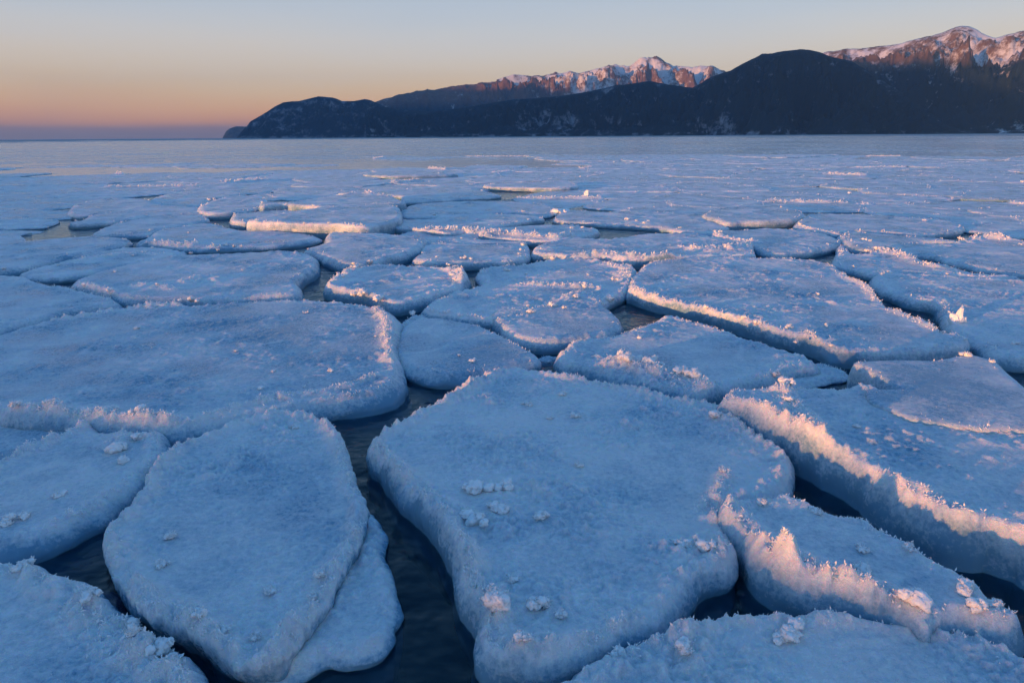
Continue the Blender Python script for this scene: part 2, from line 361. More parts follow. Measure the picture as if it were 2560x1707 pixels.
def floe(fd, seed, mat=None):
    O = np.asarray(fd['o'], float); c = O.mean(0)
    # working distance: the nearest point that is in view
    vis = O[(np.abs(O[:, 0]) < O[:, 1]*.85+.3)]
    dist = np.linalg.norm(vis if len(vis) else O, axis=1).min()
    dist = math.hypot(dist, 1.7)
    sp = min(.14, max(.0115, dist*.0046))
    root = empty('ice_floe', (c[0], c[1], 0), fd['label'], 'ice floe', 'ice floes drifting on the lake')
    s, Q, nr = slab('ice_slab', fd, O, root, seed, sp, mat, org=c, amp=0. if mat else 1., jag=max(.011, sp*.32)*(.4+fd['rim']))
    if 'shelf' in fd:
        sf, sh = fd['shelf']
        d2 = dict(fd, f=max(sf, .02), pl=[sf, 0, 0], rim=.5 if sf > 0 else .05, ridges=[], frost=.75 if sf > 0 else .2, bulge=.3)
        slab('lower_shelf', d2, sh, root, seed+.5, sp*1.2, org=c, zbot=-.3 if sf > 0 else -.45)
    # crystals along the rim, the ridges and scattered over the top
    g = np.random.default_rng(int(seed*10)); off = np.array([c[0], c[1], 0])
    per = np.linalg.norm(np.roll(Q, -1, 0)-Q, axis=1).sum()
    L0 = max(.013, min(.031, dist*(.0033 if dist < 7 else .0024)))
    acc = Acc()
    dens = np.clip(.25+1.5*fbm(np.column_stack([Q, np.full(len(Q), seed)]), 2.2, 3), .04, 1)*fd['rim']
    nr_ = int(per/L0*8.0)
    pr = dens/dens.sum(); nr_ = int(nr_*min(1, dens.mean()*1.6)*(1 if dist < 7 else .26))
    ii = g.choice(len(Q), nr_, p=pr)
    inn = np.abs(g.normal(size=nr_))*L0*2.2
    P = Q[ii] - nr[ii]*inn[:, None] + g.normal(size=(nr_, 2))*L0*.5
    pts = [P]; scale = [g.uniform(.4, 1.25, nr_)]
    for line, wd, ht in fd['ridges']:
        Lp = np.asarray(line, float); sl_ = np.linalg.norm(Lp[1:]-Lp[:-1], axis=1)
        k = int(sl_.sum()/L0*(7 if dist < 7 else 4)*(ht/.04)**.5); si = g.choice(len(sl_), k, p=sl_/sl_.sum()); t = g.random(k)[:, None]
        P = Lp[si]*(1-t)+Lp[si+1]*t + g.normal(size=(k, 2))*wd*.45
        pts.append(P); scale.append(g.uniform(.5, 1.5, k)*(ht/.045)**.5)
    x0, y0 = O.min(0); x1, y1 = O.max(0)
    k = int((x1-x0)*(y1-y0)/(L0**2)*(.13 if dist < 7 else .02)*fd['frost'])
    P = g.uniform((x0, y0), (x1, y1), (k, 2)); P = P[fbm(np.column_stack([P, np.full(k, seed+2)]), 2.5, 2) > -.15]
    pts.append(P); scale.append(g.uniform(.15, .55, len(P)))
    P = np.vstack(pts); S = np.concatenate(scale)
    ok = inside(P, Q) & (np.abs(P[:, 0]) < P[:, 1]*.9+.8)
    P = P[ok]; S = S[ok]
    if len(P) and not mat:
        d = kd_dist(P, Q); z, _ = top_height(P, d, fd, seed)
        v, f = shards(np.column_stack([P, z]), np.tile([0, 0, .9], (len(P), 1)), L0*S, int(seed*7)+3)
        acc.add(v-off, f)
        acc.build('frost_crust', M_FROST, root)['kind'] = 'stuff'
    # countable knobs frozen onto the floe
    for i, (x, y, s_) in enumerate(fd['lumps']):
        if s_ <= 0: continue
        p = np.array([[x, y]]); z, _ = top_height(p, seg_dist(p, Q), fd, seed)
        la = Acc(); r = s_*(.42 if dist < 9 else .30)
        big = s_/dist > .012
        for q in range(5 if big else 3):
            o_ = g.normal(size=3)*r*np.array([.55, .45, .2]); o_[2] = abs(o_[2])
            v, f = rock(np.array([x, y, z[0]+r*.22])+o_, r*g.uniform(.35, .7), int(seed*31+i*5+q), 3 if big else 2)
            if q == 0: v, f = rock(np.array([x, y, z[0]+r*.2]), r*.8, int(seed*31+i*5), 3 if big else 2)
            la.add(v-off, f)
            ns = int(12 if big else 4); vi = g.choice(len(v), ns); dn = v[vi]-v.mean(0); dn /= np.linalg.norm(dn, axis=1)[:, None]
            vv, ff = shards(v[vi], dn, np.full(ns, max(L0*.8, r*.09))*g.uniform(.6, 1.4, ns), int(seed*13+i+q), spread=.4)
            la.add(vv-off, ff)
        la.build('frost_knob', M_FROST, root, smooth=True)
    return root, Q

FLOES = json.loads('''[{"short":"big near floe left of the dark channel","label":"rounded blue ice floe with spiky frost rim, near left, beside the dark water channel","f":0.1,"bulge":-0.55,"rim":0.9,"pl":[0.1,0,0],"frost":0.6,"thin":0,"o":[[-0.682,2.838],[-0.666,2.601],[-0.682,2.495],[-0.7,2.349],[-0.708,2.237],[-0.714,2.154],[-0.748,2.038],[-0.766,1.95],[-0.784,1.891],[-0.829,1.879],[-0.876,1.876],[-0.943,1.909],[-0.99,1.935],[-1.13,2.015],[-1.212,2.052],[-1.283,2.091],[-1.341,2.115],[-1.441,2.192],[-1.528,2.289],[-1.615,2.382],[-1.722,2.507],[-1.803,2.628],[-1.841,2.759],[-1.825,2.853],[-1.844,2.986],[-1.864,3.093],[-1.904,3.208],[-1.938,3.371],[-1.953,3.504],[-1.895,3.645],[-1.821,3.744],[-1.766,3.875],[-1.65,4.013],[-1.511,4.115],[-1.396,4.083],[-1.263,4.021],[-1.127,3.892],[-1.033,3.731],[-0.924,3.489],[-0.841,3.252],[-0.776,3.079],[-0.707,2.92]],"shelf":[0.06,[[-0.791,2.973],[-0.698,2.905],[-0.651,2.841],[-0.608,2.763],[-0.604,2.676],[-0.59,2.579],[-0.527,2.463],[-0.497,2.332],[-0.459,2.233],[-0.473,2.151],[-0.468,2.084],[-0.495,2.019],[-0.573,1.994],[-0.669,1.994],[-0.746,1.935],[-0.819,1.911],[-0.877,1.953],[-0.856,2.185],[-0.808,2.529]]],"lumps":[[-1.331,3.868,0.05],[-1.525,2.653,0.06],[-1.46,2.453,0.05],[-0.772,2.349,0.06],[-0.96,2.283,0.05],[-1.122,2.07,0.06],[-1.043,2.051,0.04],[-0.768,2.227,0.04],[-0.913,2.013,0.04]],"ridges":[[[[-0.667,2.534],[-0.707,2.408],[-0.732,2.248],[-0.742,2.134],[-0.772,2.011],[-0.792,1.916]],0.05,0.03],[[[-1.791,2.642],[-1.67,2.481],[-1.505,2.311],[-1.369,2.171],[-1.23,2.09],[-1.042,1.987],[-0.888,1.908]],0.07,0.022],[[[-1.434,2.299],[-1.307,2.211],[-1.185,2.169]],0.04,0.015]]},
{"short":"large central floe with crumbly ridge","label":"largest central foreground floe, crumbly frost ridge down its left side, right of the dark channel","f":0.13,"bulge":0.3,"rim":0.6,"pl":[0.13,0,0],"frost":0.85,"thin":0,"o":[[-0.712,3.358],[-0.787,3.493],[-0.782,3.687],[-0.723,3.777],[-0.641,3.884],[-0.6,3.997],[-0.524,4.132],[-0.439,4.225],[-0.421,4.258],[-0.31,4.483],[-0.211,4.694],[-0.076,4.804],[0.038,4.86],[0.238,4.76],[0.371,4.682],[0.522,4.589],[0.679,4.499],[0.898,4.394],[1.094,4.231],[1.297,4.152],[1.348,4.099],[1.391,3.836],[1.44,3.602],[1.467,3.506],[1.485,3.369],[1.455,3.243],[1.391,3.125],[1.319,3.033],[1.205,2.963],[1.087,2.921],[1.019,2.897],[0.971,2.768],[0.926,2.592],[0.913,2.497],[0.865,2.415],[0.76,2.38],[0.691,2.31],[0.629,2.227],[0.558,2.138],[0.502,2.075],[0.444,2.042],[0.39,2.024],[0.343,1.992],[0.25,1.944],[0.13,1.899],[0.057,1.884],[-0.01,1.893],[-0.071,1.913],[-0.101,1.979],[-0.09,2.052],[-0.096,2.12],[-0.147,2.213],[-0.195,2.325],[-0.212,2.459],[-0.257,2.564],[-0.319,2.723],[-0.441,2.916],[-0.588,3.133]],"lumps":[[-0.187,3.017,0.13],[-0.045,3.033,0.09],[-0.172,2.721,0.11],[-0.059,2.812,0.09],[0.131,2.763,0.07],[0.077,2.138,0.07],[0.118,2.148,0.05],[-0.055,2.08,0.11],[0.799,2.512,0.09],[0.355,3.279,0.05],[0.385,3.937,0.06],[0.226,3.911,0.04],[0.174,2.088,0.04],[0.033,1.908,0.06],[-0.01,2.289,0.05],[0.343,4.307,0.06],[0.098,4.129,0.05],[1.449,3.541,0.07],[1.243,3.894,0.1],[0.726,2.539,0.07],[1.062,3.13,0.05]],"ridges":[[[[-0.786,3.54],[-0.642,3.232],[-0.526,3.021],[-0.375,2.785],[-0.277,2.606],[-0.206,2.484],[-0.181,2.325],[-0.12,2.224],[-0.07,2.16],[-0.081,2.061]],0.05,0.045],[[[-0.071,1.922],[0.015,1.929],[0.108,1.95]],0.05,0.03],[[[1.089,3.129],[0.996,2.966],[0.89,2.832],[0.897,2.769]],0.05,0.035],[[[-0.161,4.693],[-0.376,4.258],[-0.523,4.053],[-0.698,3.789]],0.08,0.02],[[[-0.554,3.211],[-0.415,2.984],[-0.244,2.815]],0.06,0.02]]},
{"short":"thick sloping floe at the right","label":"very thick floe at the right foreground, its tall grey left wall topped by glowing crystals","f":0.23,"bulge":0.28,"rim":0.35,"pl":[0.23,0.0,0.0],"frost":0.45,"thin":0,"o":[[1.323,3.972],[1.376,4.075],[1.448,4.157],[1.559,4.142],[1.697,4.158],[1.83,4.131],[2.05,4.158],[2.315,4.178],[2.429,4.04],[2.678,3.755],[2.938,3.624],[3.26,3.504],[2.755,2.703],[2.369,2.338],[2.159,2.408],[2.115,2.482],[2.031,2.542],[1.928,2.561],[1.879,2.605],[1.852,2.665],[1.834,2.744],[1.798,2.827],[1.77,2.932],[1.749,3.063],[1.726,3.183],[1.672,3.269],[1.64,3.347],[1.596,3.429],[1.575,3.526],[1.533,3.629],[1.477,3.765],[1.434,3.894]],"lumps":[[1.758,4.144,0.09],[1.659,3.847,0.07],[1.917,3.521,0.04]],"ridges":[[[[1.712,3.006],[1.778,2.931],[1.824,2.843],[1.882,2.743],[1.906,2.649],[1.908,2.59]],0.08,0.035],[[[1.726,4.177],[1.678,3.881],[1.674,3.62],[1.662,3.433]],0.09,0.05],[[[1.451,3.879],[1.533,3.655],[1.606,3.453],[1.654,3.336]],0.05,0.03]]},
{"short":"wedge floe with the glowing edge","label":"wedge-shaped floe at lower right with a bright orange sunlit front ridge","f":0.175,"bulge":0.4,"rim":0.4,"pl":[0.175,0,0],"frost":0.7,"thin":0,"o":[[0.961,2.779],[1.035,2.826],[1.14,2.836],[1.261,2.868],[1.328,2.844],[1.393,2.762],[1.46,2.693],[1.552,2.668],[1.579,2.58],[1.635,2.486],[1.666,2.359],[1.734,2.262],[1.765,2.225],[1.758,2.124],[1.784,2.049],[1.72,2.002],[1.629,2.026],[1.577,2.046],[1.483,2.028],[1.432,1.984],[1.413,2.038],[1.381,2.097],[1.323,2.138],[1.253,2.173],[1.17,2.214],[1.088,2.266],[1.038,2.318],[1.019,2.403],[1.004,2.534],[0.975,2.633],[0.949,2.693]],"lumps":[[1.358,2.719,0.05],[1.607,2.422,0.05],[1.453,2.086,0.11],[1.68,2.166,0.08],[1.654,2.055,0.08],[1.731,2.084,0.06],[1.424,2.424,0.05],[1.138,2.784,0.06],[1.166,2.519,0.05],[1.354,2.268,0.07]],"ridges":[[[[0.964,2.755],[0.986,2.619],[1.015,2.521],[1.033,2.403],[1.078,2.329],[1.13,2.282],[1.196,2.242],[1.262,2.192],[1.328,2.149],[1.386,2.107]],0.07,0.055],[[[1.046,2.48],[1.101,2.39],[1.154,2.341]],0.06,0.03]]},
{"short":"bottom right floe","label":"cropped floe along the bottom right edge of the photo, evenly frosted top with toothed rim","f":0.11,"bulge":0.3,"rim":0.5,"pl":[0.11,0,0],"frost":0.7,"thin":0,"o":[[0.04,1.706],[0.128,1.771],[0.203,1.831],[0.306,1.895],[0.399,1.94],[0.515,1.992],[0.664,2.055],[0.746,2.08],[0.898,2.101],[1.066,2.108],[1.151,2.106],[1.251,2.081],[1.368,2.056],[1.476,2.04],[1.562,2.003],[1.637,1.972],[1.69,1.914],[1.728,1.874],[1.826,1.795],[1.742,1.563],[1.356,1.48],[0.736,1.445],[0.265,1.489],[-0.003,1.577]],"lumps":[[0.977,2.001,0.09],[0.926,1.984,0.07],[0.572,1.901,0.07],[0.358,1.919,0.06]],"ridges":[[[[0.519,2.024],[0.729,2.088],[0.929,2.095],[1.156,2.088]],0.06,0.02],[[[0.589,1.969],[0.547,1.844]],0.08,0.02]]},
{"short":"bottom left corner floe","label":"dark blue floe cropped by the bottom left corner, with a lumpy pale snow rim","f":0.1,"bulge":0.5,"rim":0.6,"pl":[0.1,0,0],"frost":0.45,"thin":0,"o":[[-2.193,2.382],[-2.124,2.438],[-2.09,2.475],[-2.008,2.465],[-1.924,2.407],[-1.834,2.37],[-1.74,2.346],[-1.671,2.291],[-1.631,2.236],[-1.571,2.204],[-1.52,2.162],[-1.433,2.126],[-1.368,2.054],[-1.323,1.999],[-1.242,1.982],[-1.165,1.952],[-1.104,1.886],[-1.054,1.816],[-1.0,1.747],[-1.067,1.65],[-1.322,1.62],[-1.645,1.655],[-1.944,1.96]],"shelf":[-0.22,[[-2.112,2.804],[-1.949,2.762],[-1.844,2.718],[-1.818,2.656],[-1.697,2.544],[-1.572,2.396],[-1.372,2.326],[-1.246,2.24],[-1.139,2.155],[-1.086,2.075],[-1.241,2.042],[-1.54,2.223],[-1.873,2.546]]],"lumps":[[-1.216,1.954,0.09],[-1.162,1.919,0.07],[-1.395,2.092,0.06],[-1.587,2.183,0.06],[-2.024,2.435,0.07],[-1.314,1.963,0.06]],"ridges":[[[[-1.707,2.269],[-1.547,2.162],[-1.412,2.063],[-1.303,1.954],[-1.215,1.928],[-1.109,1.846]],0.11,0.04],[[[-2.104,2.411],[-2.009,2.434],[-1.843,2.349]],0.09,0.03]]},
{"short":"pink-dusted left floe","label":"pink-dusted rounded floe at the left edge, sloping down into black water","f":0.115,"bulge":0.8,"rim":0.5,"pl":[0.115,0.0,0.0],"frost":0.6,"thin":0,"o":[[-2.778,3.078],[-2.794,3.271],[-2.792,3.376],[-2.782,3.445],[-2.746,3.602],[-2.692,3.73],[-2.647,3.85],[-2.594,3.854],[-2.495,3.778],[-2.317,3.77],[-2.143,3.747],[-2.029,3.591],[-1.977,3.496],[-1.949,3.321],[-1.952,3.161],[-1.973,3.032],[-2.01,2.911],[-2.054,2.815],[-2.111,2.709],[-2.184,2.638],[-2.287,2.583],[-2.408,2.558],[-2.69,2.823]],"lumps":[[-2.245,3.523,0.12],[-2.183,3.679,0.08],[-2.125,3.377,0.07],[-2.25,3.017,0.06],[-2.274,2.817,0.07],[-2.323,2.756,0.07]],"ridges":[[[[-2.784,3.365],[-2.727,3.573],[-2.672,3.699],[-2.622,3.828]],0.07,0.03],[[[-2.313,3.571],[-2.233,3.692],[-2.138,3.716]],0.06,0.03]]},
{"short":"shaded sliver at the left edge","label":"narrow shaded slab of ice at the left edge, under the orange-lit rim","f":0.06,"bulge":0.3,"rim":0.1,"pl":[0.06,0,0],"frost":0.2,"thin":0,"o":[[-3.647,4.141],[-3.392,4.197],[-3.12,4.147],[-2.818,4.039],[-2.731,3.981],[-2.783,3.857],[-2.878,3.783],[-2.941,3.701],[-2.991,3.637],[-3.158,3.58],[-3.538,3.858]],"lumps":[],"ridges":[]},
{"short":"huge smooth left floe","label":"huge smooth floe filling the left middle, orange crystals along its lower left edge","f":0.135,"bulge":0.8,"rim":0.35,"pl":[0.135,0,0],"frost":0.32,"thin":0,"o":[[-4.737,5.444],[-4.601,5.741],[-4.559,5.913],[-4.504,6.22],[-4.372,6.392],[-4.256,6.553],[-4.136,6.757],[-3.917,6.801],[-3.773,6.929],[-3.591,6.992],[-3.386,6.896],[-3.26,6.929],[-2.9,7.056],[-2.6,7.126],[-2.244,7.155],[-1.908,7.051],[-1.606,6.906],[-1.4,6.753],[-1.193,6.552],[-1.11,6.226],[-1.019,5.763],[-1.003,5.457],[-0.925,5.091],[-0.863,4.844],[-0.839,4.619],[-0.858,4.48],[-0.946,4.382],[-1.101,4.295],[-1.254,4.224],[-1.453,4.138],[-1.641,4.046],[-1.82,3.953],[-1.96,3.862],[-2.093,3.813],[-2.227,3.815],[-2.402,3.851],[-2.582,3.912],[-2.794,3.983],[-2.984,4.027],[-3.164,4.053],[-3.37,4.067],[-3.642,4.066],[-4.194,4.578]],"lumps":[[-2.168,3.905,0.08],[-2.296,3.907,0.09],[-3.148,4.03,0.07],[-3.044,4.084,0.06],[-2.94,4.111,0.07],[-2.564,4.048,0.09],[-3.418,7.126,0.08],[-3.475,6.973,0.05],[-2.241,5.296,0.04],[-2.041,6.575,0.04],[-1.359,4.816,0.05],[-1.743,4.43,0.05],[-1.774,4.805,0.04],[-1.455,4.491,0.03],[-3.451,6.045,0.06],[-1.186,5.714,0.04]],"ridges":[[[[-3.509,4.078],[-3.148,4.03],[-2.948,4.054],[-2.686,3.981],[-2.426,3.896],[-2.195,3.853],[-2.117,3.865]],0.08,0.055],[[[-1.948,3.955],[-1.772,4.105],[-1.601,4.252],[-1.405,4.358],[-1.196,4.453],[-0.978,4.676]],0.04,0.03],[[[-1.372,6.695],[-1.187,6.228],[-1.097,5.712],[-1.0,5.315],[-0.935,5.091]],0.06,0.035],[[[-4.443,6.374],[-4.209,6.531],[-4.003,6.767],[-3.565,6.938],[-3.312,6.969]],0.07,0.03]]},
{"short":"bowl-sided centre floe","label":"medium floe with pale rounded skirt, between the huge left floe and the large central floe","f":0.11,"bulge":0.6,"rim":0.15,"pl":[0.11,0,0],"frost":0.3,"thin":0,"o":[[-1.004,6.193],[-0.937,6.41],[-0.779,6.471],[-0.539,6.38],[-0.283,6.145],[-0.12,5.91],[0.031,5.655],[0.101,5.489],[0.162,5.359],[0.192,5.209],[0.027,5.083],[-0.169,4.951],[-0.358,4.848],[-0.546,4.813],[-0.683,4.893],[-0.82,5.037],[-0.934,5.3],[-0.995,5.588]],"lumps":[[-0.99,6.61,0.07],[-0.321,5.111,0.06],[-0.425,5.244,0.03]],"ridges":[]},
{"short":"wide two-level centre floe","label":"wide frosted floe in the centre with scattered snow knobs, lying behind the lobed slab","f":0.1,"bulge":0.5,"rim":0.5,"pl":[0.1,0,0],"frost":0.7,"thin":0,"o":[[-0.88,6.751],[-0.874,7.006],[-0.798,7.32],[-0.596,7.63],[-0.45,7.807],[-0.345,8.172],[-0.435,8.77],[-0.246,9.211],[0.173,9.298],[0.547,9.716],[1.037,9.74],[1.361,9.425],[1.629,9.056],[1.468,8.215],[1.283,7.599],[1.105,7.305],[0.94,7.032],[0.635,6.64],[0.12,6.453],[-0.178,6.396],[-0.379,6.453],[-0.622,6.571]],"lumps":[[-0.082,8.934,0.08],[0.195,8.691,0.06],[0.594,9.687,0.1],[1.257,8.222,0.09],[1.057,7.225,0.12],[0.981,8.552,0.05],[1.01,7.743,0.06],[0.331,8.001,0.05],[0.129,8.057,0.05]],"ridges":[[[[0.108,8.008],[0.453,7.997],[0.848,7.889],[1.01,7.743]],0.08,0.03],[[[1.255,9.524],[1.528,8.998],[1.37,8.017]],0.1,0.03]]},
{"short":"lobed slab","label":"rounded lobed slab in the centre, resting on the front of the wide frosted floe","f":0.125,"bulge":0.25,"rim":0.15,"pl":[0.125,0,0],"frost":0.45,"thin":0,"o":[[-0.199,6.565],[-0.117,6.773],[0.126,6.802],[0.362,6.982],[0.6,7.294],[0.822,7.458],[0.953,7.284],[0.956,6.816],[1.017,6.465],[1.01,6.118],[0.906,5.917],[0.704,5.757],[0.426,5.632],[0.221,5.637],[0.032,5.799],[-0.092,6.115]],"lumps":[[0.208,6.622,0.09],[0.163,6.875,0.05],[0.444,6.867,0.09],[0.523,6.755,0.05],[0.7,7.169,0.09],[0.845,7.68,0.09]],"ridges":[[[[0.573,7.172],[0.841,7.634],[0.974,7.453]],0.1,0.04]]},
{"short":"floe with the snow heap","label":"diamond-shaped floe right of centre carrying a heap of pink sunlit snow crystals","f":0.12,"bulge":0.5,"rim":0.3,"pl":[0.12,0,0],"frost":0.5,"thin":0,"o":[[1.509,6.471],[1.306,6.159],[1.017,5.848],[0.752,5.667],[0.649,5.659],[0.497,5.438],[0.378,5.152],[0.545,4.939],[0.717,4.771],[0.88,4.62],[1.033,4.478],[1.186,4.375],[1.292,4.347],[1.438,4.45],[1.654,4.605],[1.887,4.71],[2.12,4.859],[2.306,4.935],[2.333,5.059],[2.266,5.258],[2.17,5.448],[2.004,5.679],[1.856,5.985],[1.697,6.21],[1.53,6.471]],"lumps":[[0.84,4.913,0.13],[0.954,4.971,0.14],[1.025,4.869,0.13],[1.103,4.809,0.08],[1.239,4.693,0.13],[1.307,4.619,0.13],[1.352,4.513,0.1],[1.104,5.659,0.05],[1.927,4.717,0.06]],"ridges":[[[[0.766,4.934],[0.898,4.872],[1.032,4.772],[1.129,4.64],[1.238,4.585],[1.342,4.479]],0.11,0.06],[[[0.395,5.196],[0.496,5.423],[0.645,5.628]],0.06,0.03]]},
{"short":"small thin wedge","label":"small thin wedge of ice tucked behind the thick tilted right floe","f":0.05,"bulge":0.3,"rim":0.2,"pl":[0.05,0,0],"frost":0.4,"thin":0,"o":[[1.757,4.748],[1.966,4.906],[2.204,5.049],[2.434,5.182],[2.558,5.095],[2.572,4.949],[2.504,4.865],[2.369,4.822],[2.138,4.694],[1.927,4.662],[1.786,4.686]],"lumps":[],"ridges":[]},
{"short":"big pale floe with the long lit edge","label":"big pale floe right of centre with a long peach-lit front edge","f":0.15,"bulge":0.25,"rim":0.3,"pl":[0.15,0,0],"frost":0.5,"thin":0,"o":[[1.322,7.505],[1.465,8.177],[1.632,8.611],[1.805,9.066],[2.075,9.372],[2.398,9.441],[3.022,9.543],[3.592,9.464],[4.021,9.351],[4.234,9.039],[4.14,8.354],[4.056,8.121],[4.048,7.583],[3.864,7.072],[3.732,6.552],[3.779,6.218],[3.818,6.093],[3.737,5.748],[3.763,5.598],[3.838,5.534],[3.78,5.42],[3.635,5.303],[3.355,5.225],[3.061,5.186],[2.788,5.183],[2.603,5.224],[2.571,5.399],[2.514,5.565],[2.436,5.698],[2.339,5.793],[2.249,5.965],[2.154,6.148],[2.048,6.321],[1.877,6.596],[1.727,6.817],[1.546,7.037],[1.451,7.201],[1.36,7.416]],"lumps":[[2.464,5.846,0.08],[3.282,7.146,0.06],[2.793,5.837,0.05],[2.598,5.303,0.06],[2.55,5.653,0.08],[2.269,6.024,0.08],[2.164,6.178,0.06],[1.914,6.546,0.06],[2.338,5.38,0.04]],"ridges":[[[[1.375,7.503],[1.538,6.998],[1.718,6.78],[1.868,6.561],[2.035,6.276],[2.138,6.099],[2.233,5.92],[2.322,5.749],[2.424,5.629],[2.596,5.423]],0.07,0.04],[[[4.115,8.3],[3.968,7.423],[3.827,6.931],[3.733,6.138],[3.747,5.572]],0.06,0.025]]},
{"short":"glassy sheet at the right","label":"thin glassy sheet of ice sliding over the top of the thick tilted right floe","f":0.25,"bulge":0.1,"rim":0.08,"pl":[0.25,0,0],"frost":0.15,"thin":1,"o":[[2.449,4.622],[2.758,4.654],[3.04,4.656],[3.325,4.778],[3.411,4.72],[3.442,4.601],[3.374,4.382],[3.294,4.124],[3.214,3.804],[2.919,3.413],[2.797,3.433],[2.536,3.465],[2.392,3.538],[2.272,3.613],[2.214,3.781],[2.188,3.9],[2.263,4.076],[2.385,4.086],[2.496,4.09],[2.466,4.198],[2.448,4.451]],"lumps":[[3.319,4.73,0.07],[3.41,4.59,0.05]],"ridges":[]},
{"short":"right edge floe with notch","label":"broad floe at the right edge with a notched left side next to dark water","f":0.12,"bulge":0.5,"rim":0.3,"pl":[0.12,0,0],"frost":0.5,"thin":0,"o":[[4.416,8.175],[4.655,8.524],[4.841,8.632],[4.942,8.458],[5.12,8.397],[5.399,8.333],[5.539,8.221],[5.876,8.105],[6.169,7.944],[6.152,7.405],[5.213,6.001],[4.363,5.11],[4.012,5.083],[3.889,5.2],[3.898,5.419],[3.958,5.644],[3.976,5.859],[4.115,6.21],[4.263,6.532],[4.417,6.873],[4.287,7.11],[4.258,7.463],[4.295,7.829]],"lumps":[[4.794,8.542,0.08],[4.179,5.437,0.06],[4.623,8.381,0.06],[5.445,8.408,0.04]],"ridges":[]},
{"short":"bent floe behind the notched one","label":"long low floe on the right with an orange frosted hump, beyond a narrow dark lead","f":0.11,"bulge":0.5,"rim":0.3,"pl":[0.11,0,0],"frost":0.6,"thin":0,"o":[[4.412,9.227],[4.824,10.023],[5.326,11.005],[5.06,10.075],[5.236,9.982],[5.739,10.365],[5.765,9.961],[5.696,9.391],[5.822,9.041],[5.88,8.515],[6.262,8.326],[5.876,8.253],[5.602,8.348],[5.332,8.463],[5.075,8.616],[4.938,8.686],[4.62,8.577],[4.511,8.891]],"lumps":[[5.298,10.128,0.12],[5.491,10.246,0.14],[5.752,10.43,0.16],[5.533,8.952,0.1],[4.534,8.939,0.04]],"ridges":[[[[5.209,10.008],[5.499,10.182],[5.641,9.99],[5.56,9.418]],0.12,0.06],[[[5.515,9.207],[5.593,8.901]],0.1,0.04]]},
{"short":"smooth low right floe","label":"smooth low floe near the right edge with a rough lumpy back rim","f":0.1,"bulge":0.3,"rim":0.2,"pl":[0.1,0,0],"frost":0.4,"thin":0,"o":[[6.007,10.549],[6.48,11.214],[6.828,11.352],[7.24,11.105],[7.878,11.573],[8.271,11.474],[8.497,10.859],[7.434,9.191],[6.509,8.545],[6.267,8.833],[6.174,9.397],[6.18,9.884],[5.871,10.042]],"lumps":[[7.369,11.204,0.08],[8.065,11.645,0.14],[8.205,11.477,0.13]],"ridges":[[[[7.258,11.134],[7.99,11.567],[8.231,11.319]],0.12,0.06]]},
{"short":"wide right background floe","label":"wide low floe at the right, its left corner capped with a peach frost knob","f":0.12,"bulge":0.3,"rim":0.25,"pl":[0.12,0,0],"frost":0.5,"thin":0,"o":[[5.416,13.094],[5.844,14.015],[6.519,15.112],[7.114,15.241],[8.108,15.016],[8.287,14.483],[8.882,13.961],[8.383,12.738],[7.179,11.966],[6.618,12.26],[6.246,12.501],[5.759,12.034],[5.607,12.402],[5.522,12.787]],"lumps":[[5.686,13.503,0.12],[5.568,13.086,0.09],[8.296,13.808,0.16]],"ridges":[[[[5.549,13.296],[5.571,12.785],[5.735,12.036]],0.07,0.02]]},
{"short":"narrow wedge at the right","label":"narrow concave wedge of ice between two broad right-hand floes","f":0.14,"bulge":0.5,"rim":0.2,"pl":[0.14,0,0],"frost":0.4,"thin":0,"o":[[5.561,11.561],[5.844,12.059],[6.111,12.226],[6.431,11.907],[6.933,11.545],[7.266,11.088],[6.6,10.967],[5.972,10.497],[5.773,10.438],[5.502,10.316],[5.32,10.324],[5.282,10.459],[5.375,10.875]],"lumps":[[5.796,11.155,0.12],[5.787,11.004,0.08]],"ridges":[]},
{"short":"oval floe right of centre","label":"oval floe right of centre with a sharp frost spike on its left tip","f":0.13,"bulge":0.3,"rim":0.15,"pl":[0.13,0,0],"frost":0.45,"thin":0,"o":[[3.532,12.017],[3.791,12.51],[4.181,12.643],[4.731,12.849],[5.202,12.687],[5.496,12.204],[5.473,11.442],[5.352,11.092],[5.055,10.741],[4.606,10.391],[4.17,10.076],[3.906,9.964],[3.816,10.217],[3.795,10.697],[3.71,11.165],[3.591,11.513]],"lumps":[[3.776,12.418,0.1],[3.589,12.066,0.09]],"ridges":[[[[3.566,12.067],[3.628,11.56],[3.763,11.193],[3.973,11.154]],0.1,0.04]]},
{"short":"round floe with one lit notch","label":"round flat floe right of centre with a thick shaded front and one small lit spot","f":0.17,"bulge":0.2,"rim":0.12,"pl":[0.17,0,0],"frost":0.4,"thin":0,"o":[[4.17,14.982],[5.03,16.323],[5.879,16.936],[6.464,16.723],[6.515,15.785],[6.289,14.771],[5.918,14.226],[5.426,13.89],[4.916,13.686],[4.575,13.636],[4.236,13.497],[4.177,14.033]],"lumps":[[6.321,16.172,0.06],[6.218,15.564,0.04]],"ridges":[]},
